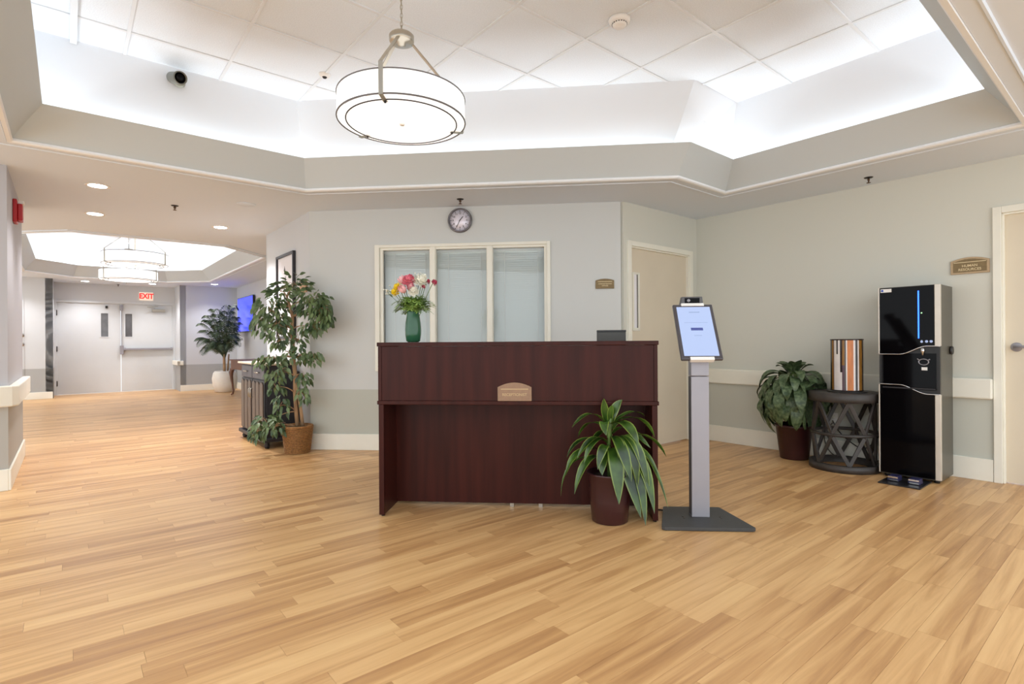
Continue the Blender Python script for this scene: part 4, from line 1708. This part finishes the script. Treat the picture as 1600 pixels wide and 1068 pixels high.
ln = thing('striped_lantern', 'cylindrical lantern of orange, white and dark glass strips on the drum table', 'lantern', W(1.718, 5.06, 0.6505), 0)
LR = 0.118
strip_mats = dict(
    o=mat('orange glass', (192, 112, 46), rough=0.25, var=0.08, vscale=14, stretch=(3, 3, 0.6)), w=mat('white glass', (222, 216, 214), rough=0.25, var=0.04, vscale=10),
    d=mat('dark glass', (46, 36, 36), rough=0.2, var=0.1), a=mat('amber glass', (138, 98, 44), rough=0.25, var=0.15, vscale=14, stretch=(3, 3, 0.6)), p=mat('plum glass', (92, 70, 78), rough=0.25, var=0.08))
view = math.atan2(-4.80, -2.36)   # towards the camera
mb = MB()
mb.lathe([(0.0, 0.0), (LR + 0.03, 0.0), (LR + 0.032, 0.006), (LR + 0.01, 0.012), (0.0, 0.012)], 40)
mb.done('lantern_base', 'black', ln)
mb = MB()
mb.torus(LR, 0.005, 40, 6, (0, 0, 0.438), 0.006)
mb.torus(LR, 0.005, 40, 6, (0, 0, 0.016), 0.004)
mb.done('lantern_ring', strip_mats['d'], ln)
# (x0, x1) as fractions of the width from left to right, z range, kind
STR = [(-1.0, -0.90, 0, 1, 'd'), (-0.90, -0.80, 0, 1, 'a'), (-0.80, -0.76, 0, 1, 'p'), (-0.76, -0.62, 0, 1, 'w'), (-0.62, -0.53, 0, 0.72, 'w'), (-0.62, -0.53, 0.72, 1, 'd'),
       (-0.53, -0.40, 0, 1, 'w'), (-0.40, -0.28, 0.36, 1, 'd'), (-0.40, -0.28, 0, 0.36, 'w'), (-0.28, -0.13, 0.5, 1, 'a'), (-0.28, -0.13, 0, 0.5, 'p'), (-0.13, -0.05, 0, 1, 'd'),
       (-0.05, 0.03, 0, 1, 'w'), (0.03, 0.40, 0, 1, 'o'), (0.40, 0.51, 0, 1, 'w'), (0.51, 0.64, 0, 1, 'd'), (0.64, 0.72, 0, 1, 'w'), (0.72, 0.90, 0, 1, 'a'), (0.90, 1.0, 0, 1, 'd')]


def strip_part(t0, t1, z0, z1, kd):
    mb_ = MB()
    n = 4
    pts_o = [(LR * math.cos(t0 + (t1 - t0) * i / n), LR * math.sin(t0 + (t1 - t0) * i / n)) for i in range(n + 1)]
    pts_i = [(x * 0.965, y * 0.965) for x, y in pts_o]
    mb_.prism(pts_o + pts_i[::-1], 0.018 + 0.416 * z0, 0.018 + 0.416 * z1)
    mb_.done('glass_strip', strip_mats[kd], ln)


for x0, x1, z0, z1, kd in STR:
    strip_part(view + math.asin(x0), view + math.asin(x1), z0, z1, kd)
seq = 'awdwowdawpdow'
for i, kd in enumerate(seq):
    t0 = view + PI / 2 + PI * i / len(seq)
    strip_part(t0, t0 + PI / len(seq), 0, 1, kd)
mb = MB()
mb.lathe([(0.0, 0.0125), (0.045, 0.0125), (0.043, 0.07), (0.034, 0.14), (0.0, 0.145)], 24)
cd = mb.done('candle', 'white', ln)

wc = thing('water_cooler', 'tall glossy black water cooler with blue light strip by the wall', 'water cooler', W(1.473, 5.02), RB)
CW, CD, CHT = 0.40, 0.36, 1.50
mb = MB()
mb.box(0.006, 0.012, 0.02, CW - 0.004, CD, CHT)
mb.done('cabinet', 'greyside', wc, bevel=0.004)


def wave(x, z0, z1, a=0.35, b=0.80):
    t = min(1, max(0, (x / CW - a) / (b - a)))
    return z0 + (z1 - z0) * (t * t * (3 - 2 * t))


xs = [0.012 + (CW - 0.05) * i / 20 for i in range(21)]
mb = MB()
mb.slab_xz([(x, wave(x, 0.972, 1.036)) for x in xs] + [(xs[-1], CHT - 0.006), (xs[0], CHT - 0.006)], -0.012, 0.0125)
up_panel = mb.done('upper_panel', 'blackgloss', wc)
mb = MB()
mb.slab_xz([(x, wave(x, 0.735, 0.672)) for x in xs[::-1]] + [(xs[0], 0.035), (xs[-1], 0.035)], -0.012, 0.0125)
mb.done('lower_panel', 'blackgloss', wc)
mb = MB()
mb.box(0.008, 0.004, 0.66, CW - 0.004, 0.0125, 1.05)
mb.box(0.008, -0.012, 0.66, 0.024, 0.004, 1.0)
mb.box(CW - 0.02, -0.012, 0.66, CW - 0.004, 0.004, 1.03)
bay = mb.done('dispenser_bay', 'black', wc)
mb = MB()
mb.box(0.03, -0.002, 0.70, CW - 0.03, 0.0042, 0.98)
mb.done('bay_back', 'blackgloss', bay)
for z0, z1 in ((0.972, 1.036), (0.735, 0.672)):
    mb = MB()
    xx = [0.002 + (CW - 0.004) * i / 24 for i in range(25)]
    mb.tube([(x, -0.013, wave(x, z0, z1)) for x in xx], 0.0042, 8)
    mb.done('wave_trim', 'chrome', wc)
for x0, x1, z0, z1 in ((0.0, 0.010, 0.975, CHT), (CW - 0.036, CW, 1.036, CHT), (0.0, 0.010, 0.03, 0.735), (CW - 0.036, CW, 0.03, 0.672)):
    mb = MB()
    mb.box(x0, -0.014, z0, x1, 0.016, z1)
    mb.done('side_strip', mat('champagne silver', (206, 198, 186), rough=0.35, metal=0.35, var=0.02), wc, bevel=0.003)
mb = MB()
mb.box(0.262, -0.0145, 1.095, 0.270, -0.0122, 1.458)
mb.done('light_strip', 'bluelight', wc)
mb = MB()
mb.box(0.018, -0.0135, 1.460, 0.092, -0.0122, 1.487)
lb = mb.done('maker_label', 'white', wc)
mb = MB()
mb.lathe([(0.0, -0.0146), (0.009, -0.0146), (0.009, -0.0136)], 16, (0.03, 0, 1.4735), axis='y')
mb.done('label_emblem', mat('emblem blue', (60, 90, 190), rough=0.4), lb)
mb = MB()
mb.lathe([(0.0, -0.0145), (0.005, -0.0140), (0.005, -0.0122)], 12, (0.285, 0, 1.288), axis='y')
mb.done('indicator_light', emit_mat('green indicator', (150, 210, 150), 0.8), wc)
for i, x in enumerate((0.285, 0.315, 0.343)):
    mb = MB()
    if i == 0:   # water drop icon
        pts = [(x + 0.0085 * math.sin(t) * (1 if t < PI else 1), 1.069 + (0.0085 * -math.cos(t) if abs(t - PI) > 0.9 else 0.0125 - 0.006 * abs(t - PI))) for t in [k_ * 2 * PI / 16 for k_ in range(16)]]
        mb.slab_xz(pts, -0.0138, -0.0122)
    else:
        mb.lathe([(0.005, -0.0138), (0.010, -0.0138), (0.010, -0.0122), (0.005, -0.0122)], 16, (x, 0, 1.071), axis='y')
        mb.box(x - 0.003, -0.0138, 1.071, x + 0.003, -0.0122, 1.079)
    mb.done('touch_icon', emit_mat('icon glow', (150, 165, 200), 0.25), wc)
mb = MB()
mb.lathe([(0.014, 1.02), (0.014, 0.995), (0.008, 0.985), (0.007, 0.965)], 16, (0.29, -0.01, 0))
mb.done('spout', 'chrome', wc)
mb = MB()
s0 = len(mb.v)
mb.torus(0.028, 0.004, 24, 6)
mb.move(Matrix.Translation((0.295, -0.008, 0.915)) @ Matrix.Rotation(PI / 2, 4, 'X') @ Matrix.Diagonal((1.1, 0.8, 1, 1)), s0)
mb.tube([(0.27, -0.008, 0.928), (0.255, -0.012, 0.94)], 0.004, 6)
mb.tube([(0.32, -0.008, 0.928), (0.335, -0.012, 0.936)], 0.004, 6)
mb.done('lever_guard', 'silver', wc)
mb = MB()
mb.box(0.281, -0.004, 0.852, 0.317, -0.0022, 0.875)
mb.done('warning_label', 'white', wc)
mb = MB()
mb.box(0.03, -0.02, 0.706, CW - 0.03, 0.002, 0.716)
mb.done('drip_tray', 'darkmetal', wc)
mb = MB()
mb.lathe([(0.0, 0.0), (0.03, 0.0), (0.034, 0.01), (0.03, 0.02)], 16, (CW + 0.0, 0.28, 1.0), axis='x')
mb.move(Matrix.Translation((-0.005, 0, 0)))
mb.done('side_knob', 'black', wc)
for x in (0.04, CW - 0.04):
    for y in (0.05, CD - 0.05):
        mb = MB()
        mb.lathe([(0.0, 0.0), (0.018, 0.0), (0.018, 0.021)], 12, (x, y, 0))
        mb.done('foot', 'black', wc)
pt_ = MB()
pt_.box(0.07, -0.285, 0.0, 0.335, 0.02, 0.010)
tray = pt_.done('pedal_tray', 'darkmetal', wc, bevel=0.003)
for x in (0.105, 0.235):
    mb = MB()
    mb.slab_xz([(x, 0.012), (x + 0.075, 0.012), (x + 0.07, 0.05), (x + 0.005, 0.05)], -0.19, -0.10)
    pd = mb.done('foot_pedal', mat('pedal navy', (44, 44, 78), rough=0.35, var=0.05), tray, bevel=0.004)
    mb = MB()
    mb.box(x + 0.006, -0.194, 0.036, x + 0.07, -0.188, 0.047)
    mb.box(x + 0.012, -0.194, 0.016, x + 0.07, -0.188, 0.026)
    mb.done('pedal_trim', 'chrome', pd)
for nm in [o for o in tray.children]:
    pass

ol = thing('power_outlet', 'white wall outlet seen through the drum table struts', 'outlet', W(1.95, 5.4195, 0.36), RB)
mb = MB()
mb.box(-0.036, -0.006, -0.058, 0.036, -0.0005, 0.058)
mb.done('outlet_plate', 'white', ol, bevel=0.002)
for z in (-0.022, 0.022):
    mb = MB()
    mb.lathe([(0.0, -0.0075), (0.016, -0.0075), (0.016, -0.0062)], 16, (0, 0, z), axis='y')
    mb.done('socket', 'trim', ol)
for pth, l, c_ in (([(1.95, 5.39, 0.35), (1.88, 5.385, 0.24), (1.72, 5.385, 0.13), (1.62, 5.385, 0.20), (1.54, 5.388, 0.34), (1.485, 5.388, 0.42)], 'black looping cord from the wall outlet behind the drum table', 'black'),
                   ([(1.95, 5.39, 0.33), (2.02, 5.388, 0.20), (1.96, 5.387, 0.05), (1.80, 5.385, 0.012), (1.64, 5.385, 0.02), (1.485, 5.388, 0.10)], 'grey cord lying along the wall behind the drum table', 'greyside')):
    P_ = [W(*p) for p in pth]
    sm = []
    for i in range(len(P_) - 1):
        q0, q1, q2, q3 = P_[max(i - 1, 0)], P_[i], P_[i + 1], P_[min(i + 2, len(P_) - 1)]
        for t in (0, 0.25, 0.5, 0.75):
            sm.append(0.5 * (2 * q1 + (q2 - q0) * t + (2 * q0 - 5 * q1 + 4 * q2 - q3) * t * t + (3 * q1 - q0 - 3 * q2 + q3) * t ** 3))
    sm.append(P_[-1])
    cb = MB()
    cb.tube(sm, 0.0045, 6)
    tag(cb.done('power_cable', c_), l, 'cable')

# ------------------------------------------------------------------ broad-leaved plant by the right wall
bp_ = thing('potted_plant', 'bushy plant with mottled broad leaves in burgundy pot by drum table', 'plant', (2.10, 5.20, 0))
mb = MB()
mb.lathe([(0.0, 0.0), (0.115, 0.0), (0.12, 0.006), (0.155, 0.29), (0.162, 0.292), (0.164, 0.315), (0.152, 0.315), (0.148, 0.28), (0.0, 0.28)], 36)
mb.done('pot', 'burgundy', bp_)
mb = MB()
mb.lathe([(0.0, 0.29), (0.14, 0.283)], 24)
mb.done('soil', 'soil', bp_)
rr = random.Random(12)
stm = MB()
NB = 96
for i in range(NB):
    u = (i + 0.5) / NB
    az = i * 2.39996
    phi = math.radians(6 + 112 * u ** 0.72)       # angle from the top of the dome
    c, s_ = math.cos(az), math.sin(az)
    Rx, Rz, zc = 0.27 + rr.uniform(-0.03, 0.03), 0.33, 0.53

    def dome(f, k_):
        return Vector((c * math.sin(f) * Rx * k_, s_ * math.sin(f) * Rx * k_, zc + math.cos(f) * Rz * k_))
    att = dome(max(0.05, phi - 0.35), 0.80)
    p1 = dome(phi + 0.05, 1.28)
    p2 = dome(phi + 0.42 + rr.uniform(-0.1, 0.15), 1.05 + rr.uniform(-0.05, 0.08))
    if u < 0.16:                                   # the youngest leaves stand up
        p2 = att + Vector((c * 0.12, s_ * 0.12, rr.uniform(0.05, 0.13)))
        p1 = att + Vector((c * 0.05, s_ * 0.05, 0.08))
    p2.z = max(p2.z, 0.17 + rr.random() * 0.08)
    side = Vector((-s_, c, rr.uniform(-0.35, 0.35)))
    n = 8
    mb = blade(bez(att, p1, p2, n), lance(n, rr.uniform(0.078, 0.102), 0.42, 0.25), side, 0.10)
    hz = att.z
    # the wall stands behind: keep blades clear of it
    lim = 5.395 - S2 * (2.10 + 5.20)
    for vi in range(len(mb.v)):
        bb = S2 * (mb.v[vi][0] + mb.v[vi][1])
        if bb > lim:
            e_ = bb - lim
            mb.v[vi] = (mb.v[vi][0] - e_ * S2, mb.v[vi][1] - e_ * S2, mb.v[vi][2])
        q = Vector(mb.v[vi]) + Vector((2.10, 5.20, 0)) - W(1.755, 5.095)
        dq = math.hypot(q.x, q.y)
        if dq < 0.285 and q.z < 0.69:      # the drum table stands beside it
            f_ = 0.285 / dq
            mb.v[vi] = (mb.v[vi][0] + q.x * (f_ - 1), mb.v[vi][1] + q.y * (f_ - 1), mb.v[vi][2])
    mb.done('leaf', 'broad', bp_)
    stm.tube(bez(Vector((c * 0.04, s_ * 0.04, 0.28)), Vector((c * 0.05, s_ * 0.05, hz - 0.05)), att, 5), [0.006, 0.005, 0.004, 0.004, 0.003, 0.003], 5)
stm.done('stem_cluster', 'stem', bp_)

# ------------------------------------------------------------------ ficus in its basket
FB = W(5.515, 1.752)
fi = thing('potted_ficus', 'tall ficus tree with twisted trunk in a wicker basket beside the cabinet', 'plant', FB)
bk = bpy.data.objects.new('basket', None)
COL.objects.link(bk)
bk.parent = fi
mb = MB()
mb.lathe([(0.0, 0.0), (0.108, 0.0), (0.140, 0.262), (0.130, 0.262), (0.11, 0.02), (0.0, 0.02)], 36)
mb.done('basket_wall', 'wicker', bk)
mb = MB()
rows = 17
for i in range(rows):
    z = 0.010 + i * 0.0152
    R_ = 0.1085 + (0.140 - 0.1085) * z / 0.262
    path = []
    N_ = 48
    for q in range(N_ + 1):
        t = 2 * PI * q / N_
        r_w = R_ + 0.004 + 0.0035 * (1 if (q + i) % 2 else -1)
        path.append((r_w * math.cos(t), r_w * math.sin(t), z))
    mb.tube(path, 0.0068, 5, cap=False)
o = mb.done('wicker_weave', 'wicker', bk)
mb = MB()
mb.torus(0.141, 0.009, 40, 8, (0, 0, 0.266), 0.008)
mb.done('basket_rim', 'wicker', bk)
mb = MB()
mb.lathe([(0.0, 0.262), (0.06, 0.258), (0.131, 0.248)], 24)
mb.done('moss', mat('dry moss', (104, 92, 62), rough=0.95, var=0.3, vscale=60, bump=0.8, bscale=80), fi)


def fx(px, py, dep=0.0):
    """Leaf cloud positions measured on the tree: sideways and height in metres about the basket."""
    return Vector(((px - 453) * 0.00632, dep, 0.27 + (662 - py) * 0.00632))


mb = MB()
trk = [fx(453, 664), fx(451, 640), fx(449, 610), fx(450, 585), fx(447, 555), fx(446, 530), fx(445, 510), fx(446, 490), fx(442, 475), fx(437, 460)]
mb.tube(trk, [0.020, 0.019, 0.018, 0.021, 0.019, 0.018, 0.017, 0.016, 0.013, 0.009], 10)
mb.tube([fx(462, 664), fx(459, 640), fx(455, 615), fx(450, 592)], [0.017, 0.016, 0.014, 0.012], 10)
mb.tube([fx(457, 664, 0.04), fx(456, 630, 0.03), fx(452, 600, 0.01)], [0.014, 0.013, 0.011], 8)
trunk = mb.done('trunk', 'bark', fi)
CL = [  # px centre, radii px (x, z), depth centre, depth radius, leaves, droop
    (450, 440, 26, 18, 0.0, 0.10, 70, 0.2), (432, 452, 20, 14, -0.06, 0.10, 44, 0.5), (415, 480, 26, 24, -0.05, 0.16, 105, 0.9), (398, 500, 16, 22, -0.02, 0.12, 62, 1.0),
    (430, 505, 24, 26, -0.10, 0.14, 84, 0.9), (482, 470, 22, 20, -0.12, 0.16, 100, 0.8), (500, 488, 20, 20, -0.10, 0.12, 78, 1.0), (487, 508, 20, 12, -0.12, 0.10, 54, 1.0),
    (505, 480, 16, 18, -0.14, 0.12, 60, 1.0), (512, 494, 9, 10, -0.12, 0.08, 30, 1.0), (496, 462, 16, 12, -0.10, 0.10, 44, 0.7),
    (458, 528, 12, 18, -0.02, 0.08, 34, 0.8), (428, 530, 10, 8, -0.08, 0.08, 20, 1.0),
    (425, 556, 22, 8, -0.10, 0.12, 46, 0.9), (405, 560, 10, 8, -0.12, 0.06, 18, 1.0), (470, 552, 20, 10, -0.08, 0.1, 40, 0.9), (489, 555, 12, 12, -0.1, 0.06, 22, 1.0),
    (432, 578, 22, 12, -0.12, 0.10, 36, 1.0), (468, 585, 12, 12, -0.06, 0.08, 26, 1.0), (430, 600, 14, 12, -0.14, 0.07, 24, 1.0), (468, 612, 12, 14, -0.06, 0.06, 26, 1.0),
    (437, 628, 14, 16, -0.14, 0.07, 34, 1.0), (415, 655, 18, 14, -0.14, 0.12, 66, 0.8), (400, 668, 12, 12, -0.16, 0.08, 36, 1.0), (432, 660, 16, 12, -0.18, 0.08, 46, 0.9), (450, 548, 10, 14, -0.12, 0.05, 14, 0.8),
]
rr = random.Random(31)


def cabinet_clear(p):
    """True when a point of the tree (local) stays clear of the wall behind it and of the cabinet beside it."""
    g = FB + p
    a_, b_ = -S2 * g.x + S2 * g.y, S2 * g.x + S2 * g.y
    if b_ > 1.885 and a_ > 5.56:
        return False
    if g.y > 5.275 and a_ < 5.62:
        return False
    if a_ > 5.82 and b_ > 1.50 and g.z < 0.93:
        return False
    return True


def ficus_leaf(c, ctr, droop, size):
    out = (c - ctr)
    out.z *= 0.3
    out = out.normalized() if out.length > 1e-4 else Vector((1, 0, 0))
    out = (out + Vector((rr.uniform(-0.5, 0.5), rr.uniform(-0.5, 0.5), 0))).normalized()
    d = (out * (1.1 - 0.6 * droop) + Vector((0, 0, -droop + rr.uniform(-0.25, 0.35)))).normalized()
    p2 = c + d * size
    p1 = c + d * size * 0.5 + Vector((0, 0, size * 0.12))
    side = d.cross(Vector((rr.uniform(-0.4, 0.4), rr.uniform(-1, -0.2), rr.uniform(0.1, 0.6))))
    return bez(c, p1, p2, 4), [0.002, size * 0.38, size * 0.44, size * 0.25, 0.001], side


leaves = []
brn = MB()
for (px, py, rx, rz_, dep, dr_, n, droop) in CL:
    ctr = fx(px, py, dep)
    j = min(range(len(trk)), key=lambda q: (trk[q] - ctr).length + (0.25 if trk[q].z > ctr.z + 0.1 else 0))
    brn.tube(bez(trk[j], (trk[j] + ctr) / 2 + Vector((0, 0, 0.05)), ctr, 5), [0.008, 0.006, 0.005, 0.004, 0.003, 0.0025], 6)
    for _ in range(n):
        for _try in range(12):
            v_ = Vector((rr.gauss(0, 1), rr.gauss(0, 1), rr.gauss(0, 1)))
            v_ = v_.normalized() * (rr.random() ** 0.4)
            c = ctr + Vector((v_.x * rx * 0.0063, v_.y * dr_, v_.z * rz_ * 0.0063))
            size = rr.uniform(0.058, 0.085)
            lf = ficus_leaf(c, ctr, droop, size)
            if all(cabinet_clear(q) for q in lf[0]):
                break
        else:
            continue
        leaves.append((c.y, lf))
    for _ in range(max(3, n // 9)):
        v_ = Vector((rr.uniform(-1, 1), rr.uniform(-1, 1), rr.uniform(-0.8, 0.8)))
        q = ctr + Vector((v_.x * rx * 0.0055, v_.y * dr_ * 0.8, v_.z * rz_ * 0.0055))
        if cabinet_clear(q):
            brn.tube(bez(ctr, (ctr + q) / 2 + Vector((0, 0, 0.03)), q, 4), [0.003, 0.0025, 0.002, 0.0018, 0.0015], 5)
brn.done('branch_cluster', 'bark', fi)
leaves.sort(key=lambda t: t[0])
rest = MB()
for i, (_, (pth, wds, side)) in enumerate(leaves):
    mb = blade(pth, wds, side, 0.12, 2)
    if i < 295:
        mb.done('leaf', 'ficus', fi)
    else:
        rest.add(mb.v, mb.f, True)
if rest.v:
    o = rest.done('inner_foliage', 'ficus', fi)
    o['kind'] = 'stuff'

# ------------------------------------------------------------------ cabinet
cbn = thing('buffet_cabinet', 'black two door cabinet with fluted doors and cream stone top', 'cabinet', W(6.87, 1.545), RB)
BW, BDp = 0.98, 0.33
mb = MB()
mb.box(0.015, 0.02, 0.11, BW - 0.015, BDp, 0.855)
mb.done('carcass', 'blackwood', cbn, bevel=0.003)
mb = MB()
mb.box(-0.03, -0.03, 0.862, BW + 0.03, BDp + 0.005, 0.882)
mb.done('stone_top', 'stone', cbn, bevel=0.004)
mb = MB()
mb.box(-0.012, -0.012, 0.8555, BW + 0.012, BDp, 0.8615)
mb.done('top_rail', 'walnut', cbn)
mb = MB()
mb.slab_xz([(-0.02, 0.07), (BW + 0.02, 0.07), (BW + 0.02, 0.10), (BW + 0.005, 0.1095), (-0.005, 0.1095), (-0.02, 0.10)], -0.025, BDp)
mb.done('plinth', 'blackwood', cbn, bevel=0.004)
for x in (0.04, BW - 0.04):
    for y in (0.03, BDp - 0.05):
        mb = MB()
        mb.lathe([(0.0, 0.0), (0.02, 0.002), (0.03, 0.03), (0.022, 0.05), (0.034, 0.0695)], 16, (x, y, 0))
        mb.done('bun_foot', 'blackwood', cbn)
mid = BW / 2
for x0, x1 in ((0.02, mid - 0.006), (mid + 0.006, BW - 0.02)):
    mb = MB()
    mb.box(x0 + 0.006, 0.0, 0.715, x1 - 0.006, 0.0195, 0.845)
    dw = mb.done('drawer', mat('slate drawer front', (84, 80, 86), rough=0.45, var=0.06), cbn, bevel=0.004)
    mb = MB()
    c = (x0 + x1) / 2
    mb.tube([(c - 0.06, -0.002, 0.78), (c - 0.055, -0.022, 0.78), (c + 0.055, -0.022, 0.78), (c + 0.06, -0.002, 0.78)], 0.006, 8)
    mb.done('drawer_pull', 'nickel', dw)
    mb = MB()
    mb.box(x0 + 0.004, 0.004, 0.12, x1 - 0.004, 0.0195, 0.70)
    dd = mb.done('door', 'blackwood', cbn, bevel=0.002)
    # tall arched panels between dark reveals
    nP = 3
    wP = (x1 - x0 - 0.02) / nP
    for q in range(nP):
        a0 = x0 + 0.014 + q * wP
        a1 = a0 + wP - 0.028
        pts = [(a0, 0.135), (a1, 0.135), (a1, 0.655)]
        for k_ in range(1, 8):
            t = k_ / 8
            pts.append((a1 + (a0 - a1) * t, 0.655 + 0.03 * math.sin(t * PI)))
        pts.append((a0, 0.655))
        mb = MB()
        mb.slab_xz(pts, -0.008, 0.0038)
        mb.done('fluted_panel', 'fluted', dd, bevel=0.003)
    mb = MB()
    hx = x1 - 0.03 if x0 < 0.1 else x0 + 0.03
    mb.tube([(hx, 0.0, 0.50), (hx, -0.028, 0.505), (hx, -0.028, 0.595), (hx, 0.0, 0.60)], 0.006, 8)
    mb.done('door_handle', 'nickel', dd)

# ------------------------------------------------------------------ console table, palm
ct = thing('console_table', 'walnut console table on curved legs behind the cabinet', 'table', W(12.55, 2.62), RB)
L_ = 1.3
mb = MB()
mb.box(-0.02, -0.02, 0.735, L_ + 0.02, 0.50, 0.758)
mb.done('table_top', 'walnut', ct, bevel=0.005)
mb = MB()
mb.slab_xz([(0.02, 0.52), (0.30, 0.56), (L_ - 0.30, 0.56), (L_ - 0.02, 0.52), (L_ - 0.02, 0.7345), (0.02, 0.7345)], 0.0, 0.02)
mb.box(0.02, 0.02, 0.56, 0.04, 0.46, 0.7345)
mb.box(L_ - 0.04, 0.02, 0.56, L_ - 0.02, 0.46, 0.7345)
mb.done('apron', 'walnut', ct, bevel=0.003)
for x, sx in ((0.03, -1), (L_ - 0.03, 1)):
    for y, sy in ((0.03, -1), (0.45, 1)):
        mb = MB()
        pts = [(0, 0, 0.56), (0.028, 0.028, 0.48), (0.024, 0.024, 0.40), (0.004, 0.004, 0.25), (-0.012, -0.012, 0.10), (0.0, 0.0, 0.035), (0.03, 0.03, 0.016)]
        mb.tube([(x + sx * p[0] * 0.8, y + sy * p[1] * 0.8, p[2]) for p in pts], [0.045, 0.046, 0.034, 0.023, 0.018, 0.02, 0.016], 10)
        mb.done('cabriole_leg', 'walnut', ct)

pm = thing('potted_palm', 'feathery palm in rounded white pot in the corridor corner', 'plant', W(13.60, 2.72))
mb = MB()
mb.lathe([(0.0, 0.0), (0.17, 0.0), (0.20, 0.01), (0.245, 0.16), (0.262, 0.30), (0.235, 0.43), (0.20, 0.475), (0.188, 0.47), (0.21, 0.40), (0.0, 0.40)], 32)
mb.done('pot', 'whitepot', pm)
mb = MB()
mb.lathe([(0.0, 0.43), (0.20, 0.425)], 24)
mb.done('soil', 'soil', pm)
mb = MB()
for x, y in ((0, 0), (0.05, 0.02), (-0.04, 0.03), (0.02, -0.04)):
    mb.tube([(x, y, 0.40), (x * 1.3, y * 1.3, 0.62), (x * 1.6, y * 1.6, 0.85)], [0.022, 0.018, 0.014], 8)
mb.done('stem_cluster', 'bark', pm)
rr = random.Random(4)
PX = Vector((0.782, 0.623, 0))     # sideways as the lobby sees it, and towards the lobby
PY = Vector((0.52, -0.854, 0))
PF = [  # (apex sideways, apex height, tip sideways, tip height, tip towards the lobby)
    (-0.34, 1.74, -0.55, 1.50, 0.05), (-0.20, 1.95, -0.42, 1.66, 0.15), (-0.36, 1.42, -0.58, 1.16, 0.15), (-0.30, 1.25, -0.44, 0.84, 0.22), (-0.26, 1.58, -0.50, 1.34, 0.25),
    (-0.05, 2.22, 0.10, 1.88, 0.10), (0.05, 2.20, 0.34, 1.86, 0.12), (-0.10, 2.10, -0.24, 1.80, 0.25), (0.14, 2.00, 0.42, 1.58, 0.22), (0.20, 1.75, 0.46, 1.30, 0.20),
    (0.18, 1.45, 0.38, 1.02, 0.30), (0.0, 1.85, 0.02, 1.50, 0.50), (-0.12, 1.65, -0.20, 1.22, 0.52), (0.12, 1.60, 0.22, 1.18, 0.48), (-0.02, 1.40, 0.0, 0.92, 0.50),
    (-0.24, 1.78, -0.46, 1.60, -0.05), (0.10, 2.14, 0.24, 1.95, 0.02), (0.22, 1.62, 0.44, 1.44, 0.02), (-0.30, 1.50, -0.52, 1.02, 0.30), (0.06, 1.95, 0.16, 1.62, 0.45), (-0.08, 1.98, -0.14, 1.68, 0.42),
    (0.22, 1.50, 0.36, 1.16, 0.40), (-0.22, 1.30, -0.36, 0.92, 0.34),
    (-0.18, 1.40, -0.32, 1.02, 0.40), (0.05, 2.05, 0.10, 1.75, 0.36), (0.16, 1.88, 0.30, 1.44, 0.38), (-0.16, 1.88, -0.34, 1.52, 0.34), (-0.06, 1.75, -0.12, 1.40, 0.55),
]
for asx, az_, tsx, tz_, tow in PF:
    p0 = Vector((0.0, 0.0, 0.74))
    apex = PX * asx + PY * tow * 0.6 + Vector((0, 0, az_))
    tip = PX * tsx + PY * tow + Vector((0, 0, tz_))
    for q in (apex, tip):                     # the corridor walls and the television stand behind
        g = W(13.60, 2.72) + q
        a_, b_ = -S2 * g.x + S2 * g.y, S2 * g.x + S2 * g.y
        q -= W(max(0, a_ - 14.28), max(0, b_ - 2.98))
    n = 18
    pth = bez(p0, apex, tip, n)
    mb = MB()
    mb.tube(pth, [0.008 - 0.0055 * q / n for q in range(n + 1)], 5)
    for q in range(3, n + 1):
        for hlf in (0.0, 0.5):
            t = min(n - 0.01, q - 1 + hlf)
            i0 = int(t)
            bse = pth[i0] + (pth[i0 + 1] - pth[i0]) * (t - i0)
            d = (pth[i0 + 1] - pth[i0]).normalized()
            side = d.cross(Vector((0, 0, 1))).normalized()
            ll = 0.22 * math.sin(min(1.0, (t / n) * 0.9 + 0.12) * PI) + 0.05
            for sg in (-1, 1):
                end = bse + side * sg * ll * 0.75 + d * ll * 0.55 - Vector((0, 0, ll * 0.42))
                md = bse + side * sg * ll * 0.45 + d * ll * 0.3 - Vector((0, 0, ll * 0.06))
                gg = W(13.60, 2.72) + end
                if -S2 * gg.x + S2 * gg.y > 14.37 or S2 * gg.x + S2 * gg.y > 3.06:
                    continue
                mb.add([bse, md + d * 0.0095, end, md - d * 0.0095], [(0, 1, 2, 3)])
    mb.done('frond', 'palm', pm)
